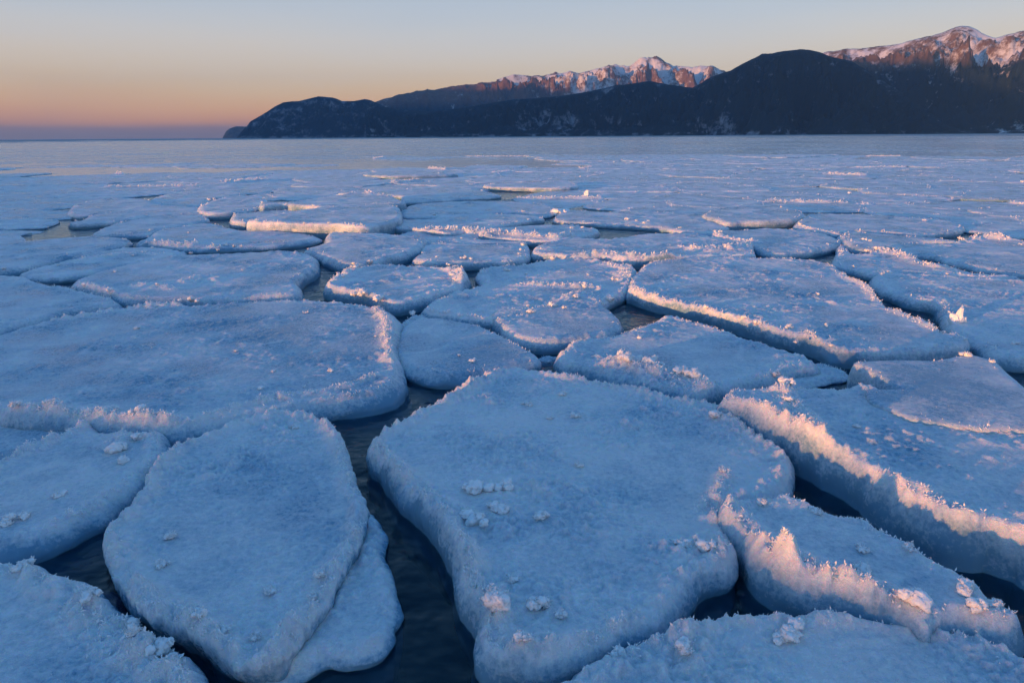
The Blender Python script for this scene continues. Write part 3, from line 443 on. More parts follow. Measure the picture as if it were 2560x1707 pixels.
{"short":"frosted floe with twin lit edges","label":"long frosted floe in the centre right with peach crystals along its front edge","f":0.14,"bulge":0.3,"rim":0.3,"pl":[0.14,0,0],"frost":0.6,"thin":0,"o":[[0.344,10.468],[0.435,10.92],[0.647,11.205],[0.974,11.662],[1.312,11.565],[1.644,11.47],[2.334,12.107],[2.71,12.177],[3.261,11.974],[3.493,11.544],[3.575,10.926],[3.802,10.887],[3.602,10.138],[3.45,9.778],[2.978,9.773],[2.464,9.677],[2.264,9.651],[1.96,9.583],[1.567,9.531],[1.314,9.792],[1.013,9.734],[0.66,10.01],[0.364,10.145]],"lumps":[[1.386,10.042,0.1],[1.557,9.974,0.09],[1.696,9.968,0.12],[1.805,9.903,0.09],[2.084,9.715,0.09],[2.214,9.687,0.09],[2.944,10.293,0.09],[3.248,10.346,0.1],[3.411,10.539,0.1],[3.707,10.734,0.08],[2.482,10.717,0.09],[0.462,10.53,0.08]],"ridges":[[[[1.087,9.872],[1.331,9.922],[1.596,9.711],[1.865,9.587],[2.303,9.649]],0.1,0.06],[[[2.608,10.439],[2.906,10.23],[3.35,10.341],[3.729,10.733]],0.12,0.06]]},
{"short":"long floe with knobs","label":"long pale floe in the centre with two small peach ice knobs near its front","f":0.1,"bulge":0.3,"rim":0.2,"pl":[0.1,0,0],"frost":0.5,"thin":0,"o":[[0.925,14.834],[1.27,16.504],[1.608,16.64],[2.133,16.143],[2.813,16.405],[3.667,15.898],[4.209,15.577],[4.396,14.634],[4.261,13.526],[4.0,12.922],[3.566,12.287],[3.169,12.77],[2.839,13.389],[2.113,13.861],[1.326,14.248]],"lumps":[[2.459,14.546,0.14],[2.602,14.296,0.08],[2.705,13.942,0.1],[2.853,14.282,0.07],[3.223,13.162,0.07]],"ridges":[]},
{"short":"flat floe with the long glowing front","label":"flat floe left of centre with the longest straight glowing peach front wall","f":0.27,"bulge":0.12,"rim":0.2,"pl":[0.27,0,0],"frost":0.5,"thin":0,"o":[[-5.058,13.236],[-5.146,13.86],[-4.839,14.787],[-4.364,15.96],[-3.099,16.772],[-2.674,16.167],[-2.31,14.523],[-2.24,13.458],[-2.49,12.672],[-2.626,12.478],[-2.851,12.49],[-3.283,12.838],[-3.687,12.923],[-4.096,13.009],[-4.642,13.104]],"lumps":[[-2.743,12.564,0.08],[-3.4,12.803,0.07],[-3.9,12.956,0.07]],"ridges":[[[[-5.053,13.235],[-4.07,12.923],[-3.262,12.754],[-2.635,12.4]],0.07,0.03]]},
{"short":"stub behind the long glowing floe","label":"short grey-ended floe poking out left of the long glowing front wall","f":0.17,"bulge":0.2,"rim":0.2,"pl":[0.17,0,0],"frost":0.4,"thin":0,"o":[[-5.851,14.413],[-6.21,15.421],[-6.265,15.707],[-5.962,15.892],[-5.747,16.269],[-5.146,16.293],[-4.717,15.386],[-5.471,14.946],[-5.428,14.268],[-5.425,14.033]],"lumps":[[-6.247,15.62,0.09]],"ridges":[]},
{"short":"floe joined right of the glowing wall","label":"flat floe joining the right end of the long glowing wall, its own edge peach-lit","f":0.13,"bulge":0.15,"rim":0.25,"pl":[0.13,0,0],"frost":0.5,"thin":0,"o":[[-2.834,13.618],[-2.718,13.831],[-2.437,14.639],[-1.724,14.723],[-1.506,15.506],[-0.593,15.591],[0.325,15.395],[0.69,14.761],[0.301,14.288],[-0.25,13.481],[-0.626,12.966],[-0.985,12.599],[-1.249,12.482],[-1.786,12.985],[-2.368,13.381]],"lumps":[[-1.712,15.435,0.12],[-2.772,13.55,0.08],[-1.944,13.194,0.08]],"ridges":[[[[-2.808,13.531],[-2.346,13.256],[-1.773,12.886],[-1.24,12.39]],0.09,0.05]]},
{"short":"rounded floe in mid left","label":"rounded smooth floe left of centre, just below the long glowing wall","f":0.15,"bulge":0.45,"rim":0.15,"pl":[0.15,0,0],"frost":0.45,"thin":0,"o":[[-3.181,11.785],[-3.302,12.398],[-3.228,12.578],[-2.83,12.466],[-2.438,12.355],[-1.903,12.063],[-1.628,11.795],[-1.45,11.112],[-1.542,10.353],[-1.764,9.831],[-1.966,9.455],[-2.146,9.322],[-2.38,9.438],[-2.689,9.903],[-2.934,10.219],[-3.172,10.512],[-3.202,10.73],[-3.138,10.967],[-3.05,11.303]],"lumps":[[-1.969,9.422,0.12],[-2.163,9.27,0.1],[-3.171,10.62,0.06]],"ridges":[]},
{"short":"floe with the thin orange back line","label":"half-round floe near the centre with knobs of peach ice on its right tip","f":0.12,"bulge":0.3,"rim":0.25,"pl":[0.12,0,0],"frost":0.5,"thin":0,"o":[[-1.414,9.854],[-1.365,10.338],[-1.378,11.058],[-0.883,11.227],[-0.209,11.109],[0.214,11.209],[0.256,10.638],[0.249,10.086],[0.108,9.772],[-0.222,9.581],[-0.659,9.488],[-1.147,9.594]],"lumps":[[-0.677,9.768,0.13],[-0.572,9.65,0.1],[-1.082,9.899,0.09],[0.188,11.019,0.12],[0.138,10.536,0.09],[0.112,10.153,0.08],[-0.851,9.283,0.06]],"ridges":[[[[-1.387,11.131],[-0.888,11.287],[-0.211,11.198]],0.05,0.03]]},
{"short":"floe with the ragged peach crest","label":"long floe in the centre whose whole front is a ragged peach-coloured crest","f":0.12,"bulge":0.2,"rim":0.3,"pl":[0.12,0,0],"frost":0.6,"thin":0,"o":[[-0.564,12.341],[-0.336,13.088],[0.189,13.538],[0.897,13.718],[1.446,13.261],[1.613,12.696],[1.272,12.076],[0.965,11.836],[0.757,11.522],[0.39,11.539],[-0.071,11.852],[-0.408,12.07]],"lumps":[[0.883,12.009,0.14],[1.162,13.011,0.14],[1.351,13.102,0.12],[0.337,12.121,0.1],[0.478,12.028,0.09],[0.593,11.938,0.09],[0.025,12.402,0.08]],"ridges":[[[[-0.56,12.252],[-0.196,12.323],[0.049,12.258],[0.401,11.863],[0.769,11.714],[0.979,12.004]],0.12,0.07]]},
{"short":"small strip behind the half-round floe","label":"small strip of ice squeezed behind the half-round centre floe","f":0.11,"bulge":0.3,"rim":0.15,"pl":[0.11,0,0],"frost":0.5,"thin":0,"o":[[-1.43,11.533],[-1.225,11.976],[-0.902,12.131],[-0.645,11.816],[0.013,11.593],[0.241,11.457],[-0.213,11.294],[-0.896,11.401]],"lumps":[[-0.857,11.826,0.08]],"ridges":[]},
{"short":"floe with the short lit front","label":"floe left of centre with a short bright peach front, above the long glowing wall","f":0.27,"bulge":0.15,"rim":0.2,"pl":[0.27,0,0],"frost":0.5,"thin":0,"o":[[-5.932,16.456],[-6.226,17.542],[-5.489,17.601],[-4.832,19.443],[-4.236,19.869],[-3.291,18.867],[-2.746,17.476],[-2.712,17.029],[-3.729,16.642],[-4.407,16.123],[-4.637,16.268],[-5.098,16.635],[-5.6,16.878]],"lumps":[[-6.213,17.354,0.12],[-4.665,16.369,0.09]],"ridges":[[[[-4.913,19.78],[-4.257,19.968],[-3.329,19.093],[-2.974,18.497]],0.1,0.07]]},
{"short":"flat floe right of the short lit front","label":"flat dull floe behind the centre, a thin dark crack along its front","f":0.11,"bulge":0.3,"rim":0.12,"pl":[0.11,0,0],"frost":0.4,"thin":0,"o":[[-5.512,22.287],[-4.576,23.669],[-3.66,23.712],[-2.821,24.476],[-1.347,23.692],[-0.385,21.433],[-0.575,20.695],[-1.902,19.735],[-2.888,19.085],[-3.134,19.962],[-3.501,21.277]],"lumps":[[-0.945,22.864,0.14],[-0.785,23.453,0.08]],"ridges":[]},
{"short":"broad centre background floe","label":"broad even floe in the centre background, left of a round ice ball","f":0.1,"bulge":0.3,"rim":0.1,"pl":[0.1,0,0],"frost":0.4,"thin":0,"o":[[-2.697,17.314],[-2.511,18.492],[-1.477,19.218],[0.029,19.108],[0.907,17.953],[1.121,16.898],[0.795,15.7],[0.182,16.175],[-0.928,16.095],[-1.666,15.568],[-2.247,15.331],[-2.537,16.047]],"lumps":[[0.28,16.32,0.11]],"ridges":[]},
{"short":"kinked left floe","label":"long floe at the left with a pink notch in its blunt left end","f":0.13,"bulge":0.3,"rim":0.2,"pl":[0.13,0,0],"frost":0.5,"thin":0,"o":[[-9.414,14.712],[-9.282,14.903],[-9.659,15.999],[-9.31,16.573],[-8.459,16.833],[-7.608,16.778],[-7.292,16.295],[-7.751,16.028],[-8.243,15.633],[-8.4,14.903],[-8.709,14.673],[-8.95,14.446],[-9.156,14.41]],"lumps":[[-9.31,14.756,0.09]],"ridges":[]},
{"short":"upper kinked left floe","label":"blunt-ended floe at the left, lying behind the notched long one","f":0.13,"bulge":0.3,"rim":0.12,"pl":[0.13,0,0],"frost":0.4,"thin":0,"o":[[-10.808,16.887],[-11.788,18.822],[-12.009,20.088],[-11.447,20.498],[-10.575,20.203],[-9.285,18.454],[-8.101,17.82],[-7.636,16.844],[-8.411,16.735],[-9.258,16.478],[-9.746,16.15],[-9.953,16.017],[-10.346,16.245]],"lumps":[[-10.374,16.396,0.09]],"ridges":[]},
{"short":"left background plate","label":"broad flat plate in the left background with a small pale chip on its rim","f":0.08,"bulge":0.3,"rim":0.1,"pl":[0.08,0,0],"frost":0.4,"thin":0,"o":[[-10.692,20.655],[-11.231,23.155],[-10.413,23.671],[-9.706,24.222],[-8.759,22.947],[-8.784,21.868],[-8.898,20.52],[-8.362,18.73],[-9.524,19.003]],"lumps":[[-9.806,19.505,0.09]],"ridges":[]},
{"short":"cobbled left background floe","label":"raised bumpy floe in the left background with frost knobs on its left tip","f":0.16,"bulge":0.3,"rim":0.3,"pl":[0.16,0,0],"frost":0.6,"thin":0,"o":[[-7.571,16.705],[-8.015,18.12],[-8.34,19.774],[-7.955,20.817],[-7.109,20.132],[-6.32,17.637],[-6.226,16.618],[-6.518,16.111],[-7.026,15.965]],"lumps":[[-8.446,19.476,0.16],[-7.889,17.744,0.15],[-8.46,19.783,0.1]],"ridges":[]},
{"short":"small left floe with dark front","label":"small floe at the left with a straight dark shaded front","f":0.1,"bulge":0.3,"rim":0.2,"pl":[0.1,0,0],"frost":0.5,"thin":0,"o":[[-8.085,13.435],[-8.365,14.617],[-8.246,15.628],[-8.147,16.185],[-7.395,16.286],[-6.732,15.327],[-6.638,14.763],[-6.804,14.298],[-6.942,13.439],[-6.82,12.884],[-7.08,12.748],[-7.366,12.762],[-7.869,12.973]],"lumps":[[-8.273,14.66,0.14],[-6.981,13.279,0.09],[-8.347,15.827,0.09]],"ridges":[]},
{"short":"smooth floe with sloping dark side","label":"smooth pointed floe at the left with one lit stretch and a dark sloping right side","f":0.1,"bulge":0.8,"rim":0.2,"pl":[0.1,0,0],"frost":0.45,"thin":0,"o":[[-6.449,11.794],[-6.586,12.471],[-6.915,13.437],[-6.734,13.848],[-6.384,14.508],[-5.53,13.573],[-5.06,13.242],[-4.44,13.112],[-3.827,12.701],[-3.459,12.271],[-3.487,11.935],[-3.725,11.625],[-4.104,11.382],[-4.52,11.281],[-4.791,11.119],[-5.175,11.135],[-5.512,11.236],[-6.062,11.528]],"lumps":[[-5.337,11.346,0.11],[-4.726,11.29,0.11],[-4.531,11.136,0.09],[-4.342,10.987,0.08],[-4.657,10.794,0.09],[-4.937,10.503,0.08],[-6.583,12.419,0.08],[-6.049,12.846,0.05]],"ridges":[[[[-6.109,11.622],[-5.554,11.326],[-5.254,11.313]],0.12,0.06],[[[-4.893,11.152],[-4.342,10.987]],0.1,0.05]]},
{"short":"broad smooth left edge floe","label":"broad smooth floe at the left edge with a flat pale top and dark lower step","f":0.13,"bulge":0.5,"rim":0.12,"pl":[0.13,0,0],"frost":0.4,"thin":0,"o":[[-8.546,11.044],[-8.576,11.455],[-8.379,11.837],[-8.044,12.239],[-7.596,12.305],[-7.045,12.192],[-6.696,11.957],[-6.547,11.627],[-6.497,11.245],[-6.557,10.918],[-6.643,10.179],[-6.698,9.885],[-6.817,9.533],[-6.842,9.242],[-6.921,9.145],[-7.224,9.106]],"lumps":[[-6.659,11.791,0.1],[-7.675,10.8,0.04],[-6.901,9.194,0.09]],"ridges":[]},
{"short":"rough tapering left floe","label":"rough tapering floe at the left, wedged below the broad smooth edge floe","f":0.1,"bulge":0.5,"rim":0.2,"pl":[0.1,0,0],"frost":0.6,"thin":0,"o":[[-6.582,9.076],[-6.621,9.375],[-6.576,9.746],[-6.573,10.391],[-6.498,10.843],[-6.244,11.181],[-5.811,11.163],[-5.293,10.861],[-5.075,10.483],[-5.244,10.144],[-5.431,9.803],[-5.586,9.379],[-5.717,8.969],[-5.886,8.808],[-6.134,8.78],[-6.36,8.851]],"lumps":[[-6.355,9.49,0.06],[-5.712,10.259,0.05],[-5.821,11.049,0.06]],"ridges":[[[[-6.293,9.927],[-5.948,10.392],[-5.375,10.495]],0.1,0.03]]},
{"short":"wide floe with the pink frost patch","label":"wide floe at left centre with a pinkish frost patch in the middle of its top","f":0.15,"bulge":0.6,"rim":0.25,"pl":[0.15,0,0],"frost":0.5,"thin":0,"o":[[-5.265,8.071],[-5.377,8.385],[-5.359,8.834],[-5.267,9.328],[-5.142,9.732],[-4.908,10.015],[-4.686,10.082],[-4.333,10.145],[-3.886,10.315],[-3.394,10.391],[-2.998,10.091],[-2.812,9.671],[-2.659,9.066],[-2.666,8.533],[-2.623,8.106],[-2.468,7.714],[-2.403,7.443],[-2.636,7.348],[-2.989,7.292],[-3.236,7.217],[-3.523,7.241],[-3.91,7.277],[-4.31,7.398],[-4.493,7.524],[-4.811,7.741],[-5.046,7.87]],"lumps":[[-3.405,7.101,0.1],[-3.315,7.021,0.08],[-4.522,7.508,0.09],[-4.988,7.84,0.09],[-4.096,7.765,0.06],[-5.124,8.732,0.06],[-3.496,8.792,0.04]],"ridges":[[[[-3.884,7.948],[-3.836,8.301],[-3.601,8.189]],0.12,0.03],[[[-5.128,7.939],[-4.811,7.741],[-4.473,7.489]],0.07,0.05],[[[-4.366,7.867],[-3.871,7.666]],0.1,0.03]]},
{"short":"left edge floe with point","label":"flat pointed floe at the left edge, just above the huge smooth floe","f":0.12,"bulge":0.5,"rim":0.2,"pl":[0.12,0,0],"frost":0.45,"thin":0,"o":[[-7.476,8.97],[-6.984,8.976],[-6.678,8.802],[-6.28,8.675],[-6.025,8.395],[-5.714,8.179],[-5.417,7.974],[-5.152,7.871],[-4.831,7.633],[-4.471,7.407],[-4.243,7.15],[-4.398,7.023],[-4.529,6.856],[-4.648,6.635],[-4.733,6.362],[-4.799,6.179],[-4.85,6.075],[-5.144,5.913]],"lumps":[[-5.134,7.842,0.05],[-4.481,7.425,0.05]],"ridges":[[[[-6.004,8.363],[-5.398,7.944],[-4.815,7.606],[-4.437,7.381]],0.05,0.02]]},
{"short":"knobbly floe in the centre","label":"knobbly round floe left of centre with a glowing orange lump on its front left","f":0.14,"bulge":0.5,"rim":0.45,"pl":[0.14,0,0],"frost":0.7,"thin":0,"o":[[-2.131,7.796],[-2.194,8.141],[-2.149,8.544],[-2.074,8.889],[-1.817,9.191],[-1.435,9.113],[-1.083,9.038],[-0.816,8.845],[-0.651,8.721],[-0.569,8.38],[-0.56,7.987],[-0.71,7.614],[-0.908,7.315],[-1.098,7.077],[-1.248,7.004],[-1.421,7.166],[-1.581,7.42],[-1.733,7.512],[-1.938,7.652]],"lumps":[[-1.648,7.38,0.13],[-1.743,7.382,0.09],[-1.407,7.086,0.13],[-2.044,8.852,0.1],[-2.019,9.627,0.0],[-0.736,8.408,0.09],[-0.729,8.865,0.09],[-0.84,9.117,0.08],[-0.669,8.091,0.07],[-1.121,8.26,0.05],[-2.09,8.293,0.08]],"ridges":[[[[-2.135,7.891],[-2.128,8.455],[-2.036,8.816]],0.08,0.04],[[[-0.874,8.993],[-0.637,8.515],[-0.58,7.988]],0.08,0.05]]},
{"short":"slushy sliver below the bowl-sided floe","label":"small slushy raft of ice in the open water between three central floes","f":0.02,"bulge":0.3,"rim":0.1,"pl":[0.02,0,0],"frost":0.5,"thin":0,"o":[[0.201,5.463],[0.278,5.579],[0.39,5.505],[0.327,5.414],[0.227,5.407]],"lumps":[],"ridges":[]},
{"short":"stepped fragment","label":"small stepped fragment touching the back of the bowl-sided floe","f":0.06,"bulge":0.3,"rim":0.3,"pl":[0.06,0,0],"frost":0.6,"thin":0,"o":[[-1.084,6.378],[-1.043,6.669],[-0.971,6.77],[-0.84,6.697],[-0.961,6.566],[-1.025,6.314]],"lumps":[],"ridges":[]}]''')
QS = []
for i, fd in enumerate(FLOES):
    r, Q = floe(fd, i+1.0)
    QS.append((fd, Q))

# ------------------------------------------------------------------ loose pieces
def loose(name, c, size, label, cat, parts):
    root = empty(name, (c[0], c[1], 0), label, cat)
    a = Acc()
    for (dx, dy, dz, sx, sy, sz, rx, ry, rz, sd_) in parts:
        v, f = rock((0, 0, 0), 1, sd_, 3, 1.)
        v = v*np.array([sx, sy, sz]); M = np.array(Matrix.Rotation(rz, 3, 'Z') @ Matrix.Rotation(ry, 3, 'Y') @ Matrix.Rotation(rx, 3, 'X'))
        a.add((v@M.T)+np.array([dx, dy, dz]), f)
        g = np.random.default_rng(sd_); vi = g.choice(len(v), 24); p = (v[vi]@M.T)+np.array([dx, dy, dz]); dn = p-np.array([dx, dy, dz]); dn /= np.linalg.norm(dn, axis=1)[:, None]
        vv, ff = shards(p, dn, np.full(24, size)*g.uniform(.4, 1., 24), sd_+1, spread=.4); a.add(vv, ff)
    a.build('ice_core', M_FROST, root)
    return root
loose('ice_chunk', (4.15, 6.13), .02, 'upright pale chunk of ice standing at the tip of the notch beside the right-hand lead', 'ice chunk',
      [(0, 0, .14, .055, .045, .11, .1, .15, .4, 3), (.04, .02, .10, .04, .04, .07, .3, -.3, 1.4, 8), (-.03, 0, .1, .06, .06, .09, -.2, .2, 2.2, 12)])
loose('ice_ball', (1.08, 16.3), .03, 'round ball of snow-crusted ice wedged between floes in the centre background', 'ice chunk',
      [(0, 0, .05, .17, .15, .14, 0, 0, .4, 23), (.16, .08, .05, .14, .14, .09, 0, 0, 1.2, 28)])
loose('ice_cone', (2.32, 21.2), .04, 'small glowing cone of ice standing alone on the flat far ice', 'ice chunk',
      [(0, 0, .06, .09, .08, .12, 0, 0, .4, 33), (0, 0, .04, .2, .12, .04, 0, 0, .2, 38)])

# ------------------------------------------------------------------ the packed ice behind: one object per floe
def clip_half(P, n, c):
    out = []
    for i in range(len(P)):
        a, b = P[i-1], P[i]; da = a@n-c; db = b@n-c
        if da <= 0 <= db or db <= 0 <= da:
            if abs(da-db) > 1e-12: out.append(a+(b-a)*da/(da-db))
        if db <= 0: out.append(b)
    return out
def cells(r0, r1, rad, azmax, seed, cap=100000):
    """irregular polygons filling the wedge of lake between two distances"""
    g = np.random.default_rng(seed); pts = []
    grid = {}
    tries = 0
    while tries < 26000 and len(pts) < cap:
        tries += 1
        d = math.sqrt(g.uniform(r0*r0, r1*r1)) if r1 < 100 else math.exp(g.uniform(math.log(r0), math.log(r1)))
        a = g.uniform(-azmax, azmax); p = np.array([d*math.sin(a), d*math.cos(a)]); rr = rad(d)
        if pts:
            A = np.array(pts); D = (A-p); D[:, 0] *= .72
            if (D*D).sum(1).min() < (rr*g.uniform(.55, 1.25))**2: continue
        pts.append(p)
    A = np.array(pts); res = []
    for i, p in enumerate(pts):
        D = A-p; dd = np.linalg.norm(D, axis=1); o = np.argsort(dd)[1:16]; rr = rad(np.linalg.norm(p))*1.15
        P = [p+np.array(q)*rr for q in ((-1, -1), (1, -1), (1, 1), (-1, 1))]
        for j in o:
            n = D[j]/dd[j]; P = clip_half(P, n, n@(p+D[j]/2)-g.uniform(.01, .05)*dd[j]*.5)
            if len(P) < 3: break
        if len(P) >= 3: res.append((p, np.array(P)))
    return res
def nearest_traced(p):
    best = None
    for fd, Q in QS:
        c = Q.mean(0); d = np.linalg.norm(Q-p, axis=1).min()
        if best is None or d < best[0]: best = (d, fd, c)
    return best
LAND = [(-90, 'open left horizon'), (-22, 'left headland'), (-12.5, 'low saddle of the hills'), (-3, 'pinkish snow ridge'), (6.5, 'rocky pink peak'), (13.5, 'dark forested hill'), (23, 'brown sunlit shoulder'), (29.5, 'tall snowy peak')]
def under(az):
    nm_ = LAND[0][1]
    for a, t in LAND:
        if az >= a: nm_ = t
    return nm_
CEL = cells(7.0, 62, lambda d: 1.25+.062*d, R(43), 5)
g = np.random.default_rng(11)
nb = 0; band_g = {}
for p, P in CEL:
    dist = np.linalg.norm(p); az = math.degrees(math.atan2(p[0], p[1]))
    if np.linalg.norm(P, axis=1).min() < 6.2: continue
    # skip where a traced floe already lies
    t_ = np.vstack([p[None], p[None]+(P-p)*.55])
    cov = 0
    for fd, Q in QS:
        cov = max(cov, inside(t_, Q).mean())
    if cov > (.3 if dist > 13 else .25): continue
    tot = np.zeros(len(t_))
    for fd, Q in QS: tot += inside(t_, Q)
    if (tot > 0).mean() > .62: continue
    f = g.uniform(.02, .075) if dist > 12 else g.uniform(.015, .04)
    if g.random() < .05 and dist > 18: f = g.uniform(.12, .17)
    tx, ty = g.normal(size=2)*.004
    fd = dict(short='', label='', f=f, bulge=.3, rim=g.uniform(.05, .3) if dist > 12 else .1, pl=[f-tx*p[0]-ty*p[1], tx, ty], frost=g.uniform(.2, .6), thin=float(g.random() < .25),
              o=[list(p+(q-p)*(1+.06*g.normal())) for q in P], lumps=[], ridges=[])
    for q in range(int(g.random() < .10) if dist > 11 else 0):
        k = g.integers(len(P)); u = g.uniform(.5, .85); z = p+(P[k]-p)*u
        fd['lumps'].append([z[0], z[1], g.uniform(.08, .22)*(dist/30)**.5])
    if g.random() < .09 and dist > 12:
        k = g.integers(len(P)); a_ = p+(P[k]-p)*.9; b_ = p+(P[k-1]-p)*.9
        fd['ridges'].append(([list(a_), list(b_)], .13, g.uniform(.04, .10)))
    nd, nfd, nc = nearest_traced(p)
    if nd < 1.4:
        dx, dy = p[0]-nc[0], p[1]-nc[1]
        rel = ('behind' if dy > 0 else 'in front of') if abs(dy) > abs(dx)*.8 else ('right of' if dx > 0 else 'left of')
        lab = 'low thin floe just %s the %s' % (rel, nfd['short'])
        grp = 'low filler floes between the larger ones'
    else:
        b = 'nearer' if dist < 26 else ('middle' if dist < 40 else 'outer')
        look = 'thick-edged' if f > .11 else ('glassy' if fd['thin'] else ('frost-ridged' if fd['ridges'] else 'flat'))
        lab = '%s background floe in the %s pack ice, in line with the %s' % (look, b, under(az))
        grp = 'background pack-ice floes seen towards the %s' % under(az)
    fd['label'] = ' '.join(lab.split()[:16])
    wet = dist > 42 and p[0] < 4 and g.random() < .8
    if wet:
        fd.update(f=.015, pl=[.015, 0, 0], lumps=[], ridges=[], rim=.01, thin=1.); fd['label'] = 'glazed wet floe mirroring the peach sky, in line with the %s' % under(az)
        grp = 'glazed wet floes mirroring the sky'
    r_, Q_ = floe(fd, 60.0+nb, M_WET if wet else None); r_['group'] = grp
    nb += 1
print('background floes', nb)

# ------------------------------------------------------------------ uncountable thin plates farther out
acc = Acc(); frs = []
for p, P in cells(60, 900, lambda d: .075*d, R(44), 9):
    dist = np.linalg.norm(p); h = g.uniform(.005, .022)
    n = len(P); P = p+(P-p)*.965
    a_ = .5*np.sum(P[:, 0]*np.roll(P[:, 1], -1)-np.roll(P[:, 0], -1)*P[:, 1])
    if a_ < 0: P = P[::-1]
    tx, ty = g.normal(size=2)*.0008
    In = p+(P-p)*.94
    zt = h+(P-p)@np.array([tx, ty])
    v = np.vstack([np.column_stack([In, zt+.01]), np.column_stack([P, zt-.02]), np.column_stack([P, np.full(n, -.2)]), [[p[0], p[1], h+.01]]])
    k = np.arange(n); k2 = (k+1) % n
    F = np.vstack([np.column_stack([np.full(n, 3*n), k, k2]), np.column_stack([k, n+k, n+k2]), np.column_stack([k, n+k2, k2]), np.column_stack([n+k, 2*n+k, 2*n+k2]), np.column_stack([n+k, 2*n+k2, n+k2])])
    acc.add(v, F); frs.append(np.full(len(v), g.uniform(-.6, .3)))
far = acc.build('distant_pack_ice', M_ICEFAR, None, False, {'frost': np.concatenate(frs)})
tag(far, 'distant thin ice plates merging into one flat sheet towards the shore', 'pack ice', None, 'stuff')

# ------------------------------------------------------------------ lake
def box(name, x0, x1, y0, y1, z0, z1, mat):
    V = [(x, y, z) for z in (z0, z1) for y in (y0, y1) for x in (x0, x1)]
    F = [(0, 2, 3, 1), (4, 5, 7, 6), (0, 1, 5, 4), (2, 6, 7, 3), (0, 4, 6, 2), (1, 3, 7, 5)]
    return mesh_obj(name, V, None, F, mat, None, False)
m, n, l, o = newmat('lake_water')
tr = n.new('ShaderNodeBsdfTransparent'); gl = n.new('ShaderNodeBsdfGlossy'); gl.inputs['Roughness'].default_value = .16
fr = n.new('ShaderNodeFresnel'); fr.inputs[0].default_value = 1.333; mx = n.new('ShaderNodeMixShader'); gl.inputs['Color'].default_value = (.74, .90, 1, 1)
tb = n.new('ShaderNodeMixShader'); df = n.new('ShaderNodeBsdfDiffuse'); df.inputs[0].default_value = (.02, .10, .15, 1); tb.inputs[0].default_value = .16; l.new(tr.outputs[0], tb.inputs[1]); l.new(df.outputs[0], tb.inputs[2])
geo = n.new('ShaderNodeNewGeometry')
mpn = n.new('ShaderNodeMapping'); mpn.inputs['Scale'].default_value = (1, 1, 1); l.new(geo.outputs['Position'], mpn.inputs[0])
wn = n.new('ShaderNodeTexNoise'); wn.inputs['Scale'].default_value = 3.2; wn.inputs['Detail'].default_value = 3; l.new(mpn.outputs[0], wn.inputs[0])
bp = n.new('ShaderNodeBump'); bp.inputs['Strength'].default_value = 1; bp.inputs['Distance'].default_value = .05; l.new(wn.outputs[0], bp.inputs['Height'])
l.new(bp.outputs[0], gl.inputs['Normal']); l.new(bp.outputs[0], fr.inputs['Normal'])
l.new(fr.outputs[0], mx.inputs[0]); l.new(tb.outputs[0], mx.inputs[1]); l.new(gl.outputs[0], mx.inputs[2]); l.new(mx.outputs[0], o.inputs['Surface'])
va = n.new('ShaderNodeVolumeAbsorption'); va.inputs['Color'].default_value = (.02, .55, .80, 1); va.inputs['Density'].default_value = 9.0; l.new(va.outputs[0], o.inputs['Volume'])
tag(box('water', -320, 320, -120, 900, -4, 0, m), kind='structure')
m, n, l, o = newmat('lake_bed_stone')
b = n.new('ShaderNodeBsdfPrincipled'); b.inputs['Base Color'].default_value = (.02, .03, .035, 1); b.inputs['Roughness'].default_value = .9; l.new(b.outputs[0], o.inputs[0])
tag(mesh_obj('lake_bed', [(-330, -130, -3.9), (330, -130, -3.9), (330, 890, -3.9), (-330, 890, -3.9)], None, [(0, 1, 2, 3)], m, None, False), kind='structure')
# frozen outer lake: sheet of grey ice reaching the shore and the horizon
m, n, l, o = newmat('sheet_ice')
b = n.new('ShaderNodeBsdfPrincipled'); l.new(b.outputs[0], o.inputs[0]); b.inputs['IOR'].default_value = 1.31
geo = n.new('ShaderNodeNewGeometry'); mpn = n.new('ShaderNodeMapping'); mpn.inputs['Scale'].default_value = (.004, .0016, 1); l.new(geo.outputs['Position'], mpn.inputs[0])
wn = n.new('ShaderNodeTexNoise'); wn.inputs['Scale'].default_value = 1.; wn.inputs['Detail'].default_value = 8; wn.inputs['Roughness'].default_value = .68; l.new(mpn.outputs[0], wn.inputs[0])
cr_ = n.new('ShaderNodeMapRange'); cr_.inputs[1].default_value = .38; cr_.inputs[2].default_value = .62; l.new(wn.outputs[0], cr_.inputs[0])
mc = n.new('ShaderNodeMix'); mc.data_type = 'RGBA'; mc.inputs[6].default_value = (.11, .20, .25, 1); mc.inputs[7].default_value = (.33, .43, .47, 1)
l.new(cr_.outputs[0], mc.inputs[0]); l.new(mc.outputs[2], b.inputs['Base Color'])
rr = n.new('ShaderNodeMapRange'); b.inputs['Specular IOR Level'].default_value = .25; rr.inputs[3].default_value = .5; rr.inputs[4].default_value = .8; l.new(cr_.outputs[0], rr.inputs[0]); l.new(rr.outputs[0], b.inputs['Roughness'])
RS = 26000
V = []; F = []
ring = []
inn = [(-320, -120), (320, -120), (320, 900), (-320, 900)]; outr = [(-11700, -3500), (17000, -3500), (17000, 18200), (-11700, 18200)]
V = [(x, y, .03) for x, y in inn]+[(x, y, .03) for x, y in outr]+[(x, y, -4) for x, y in inn]
F = [(i, 4+i, 4+(i+1) % 4, (i+1) % 4) for i in range(4)]+[(i, (i+1) % 4, 8+(i+1) % 4, 8+i) for i in range(4)]
tag(mesh_obj('frozen_lake', V, None, [f[::-1] for f in F], m, None, False), kind='structure')

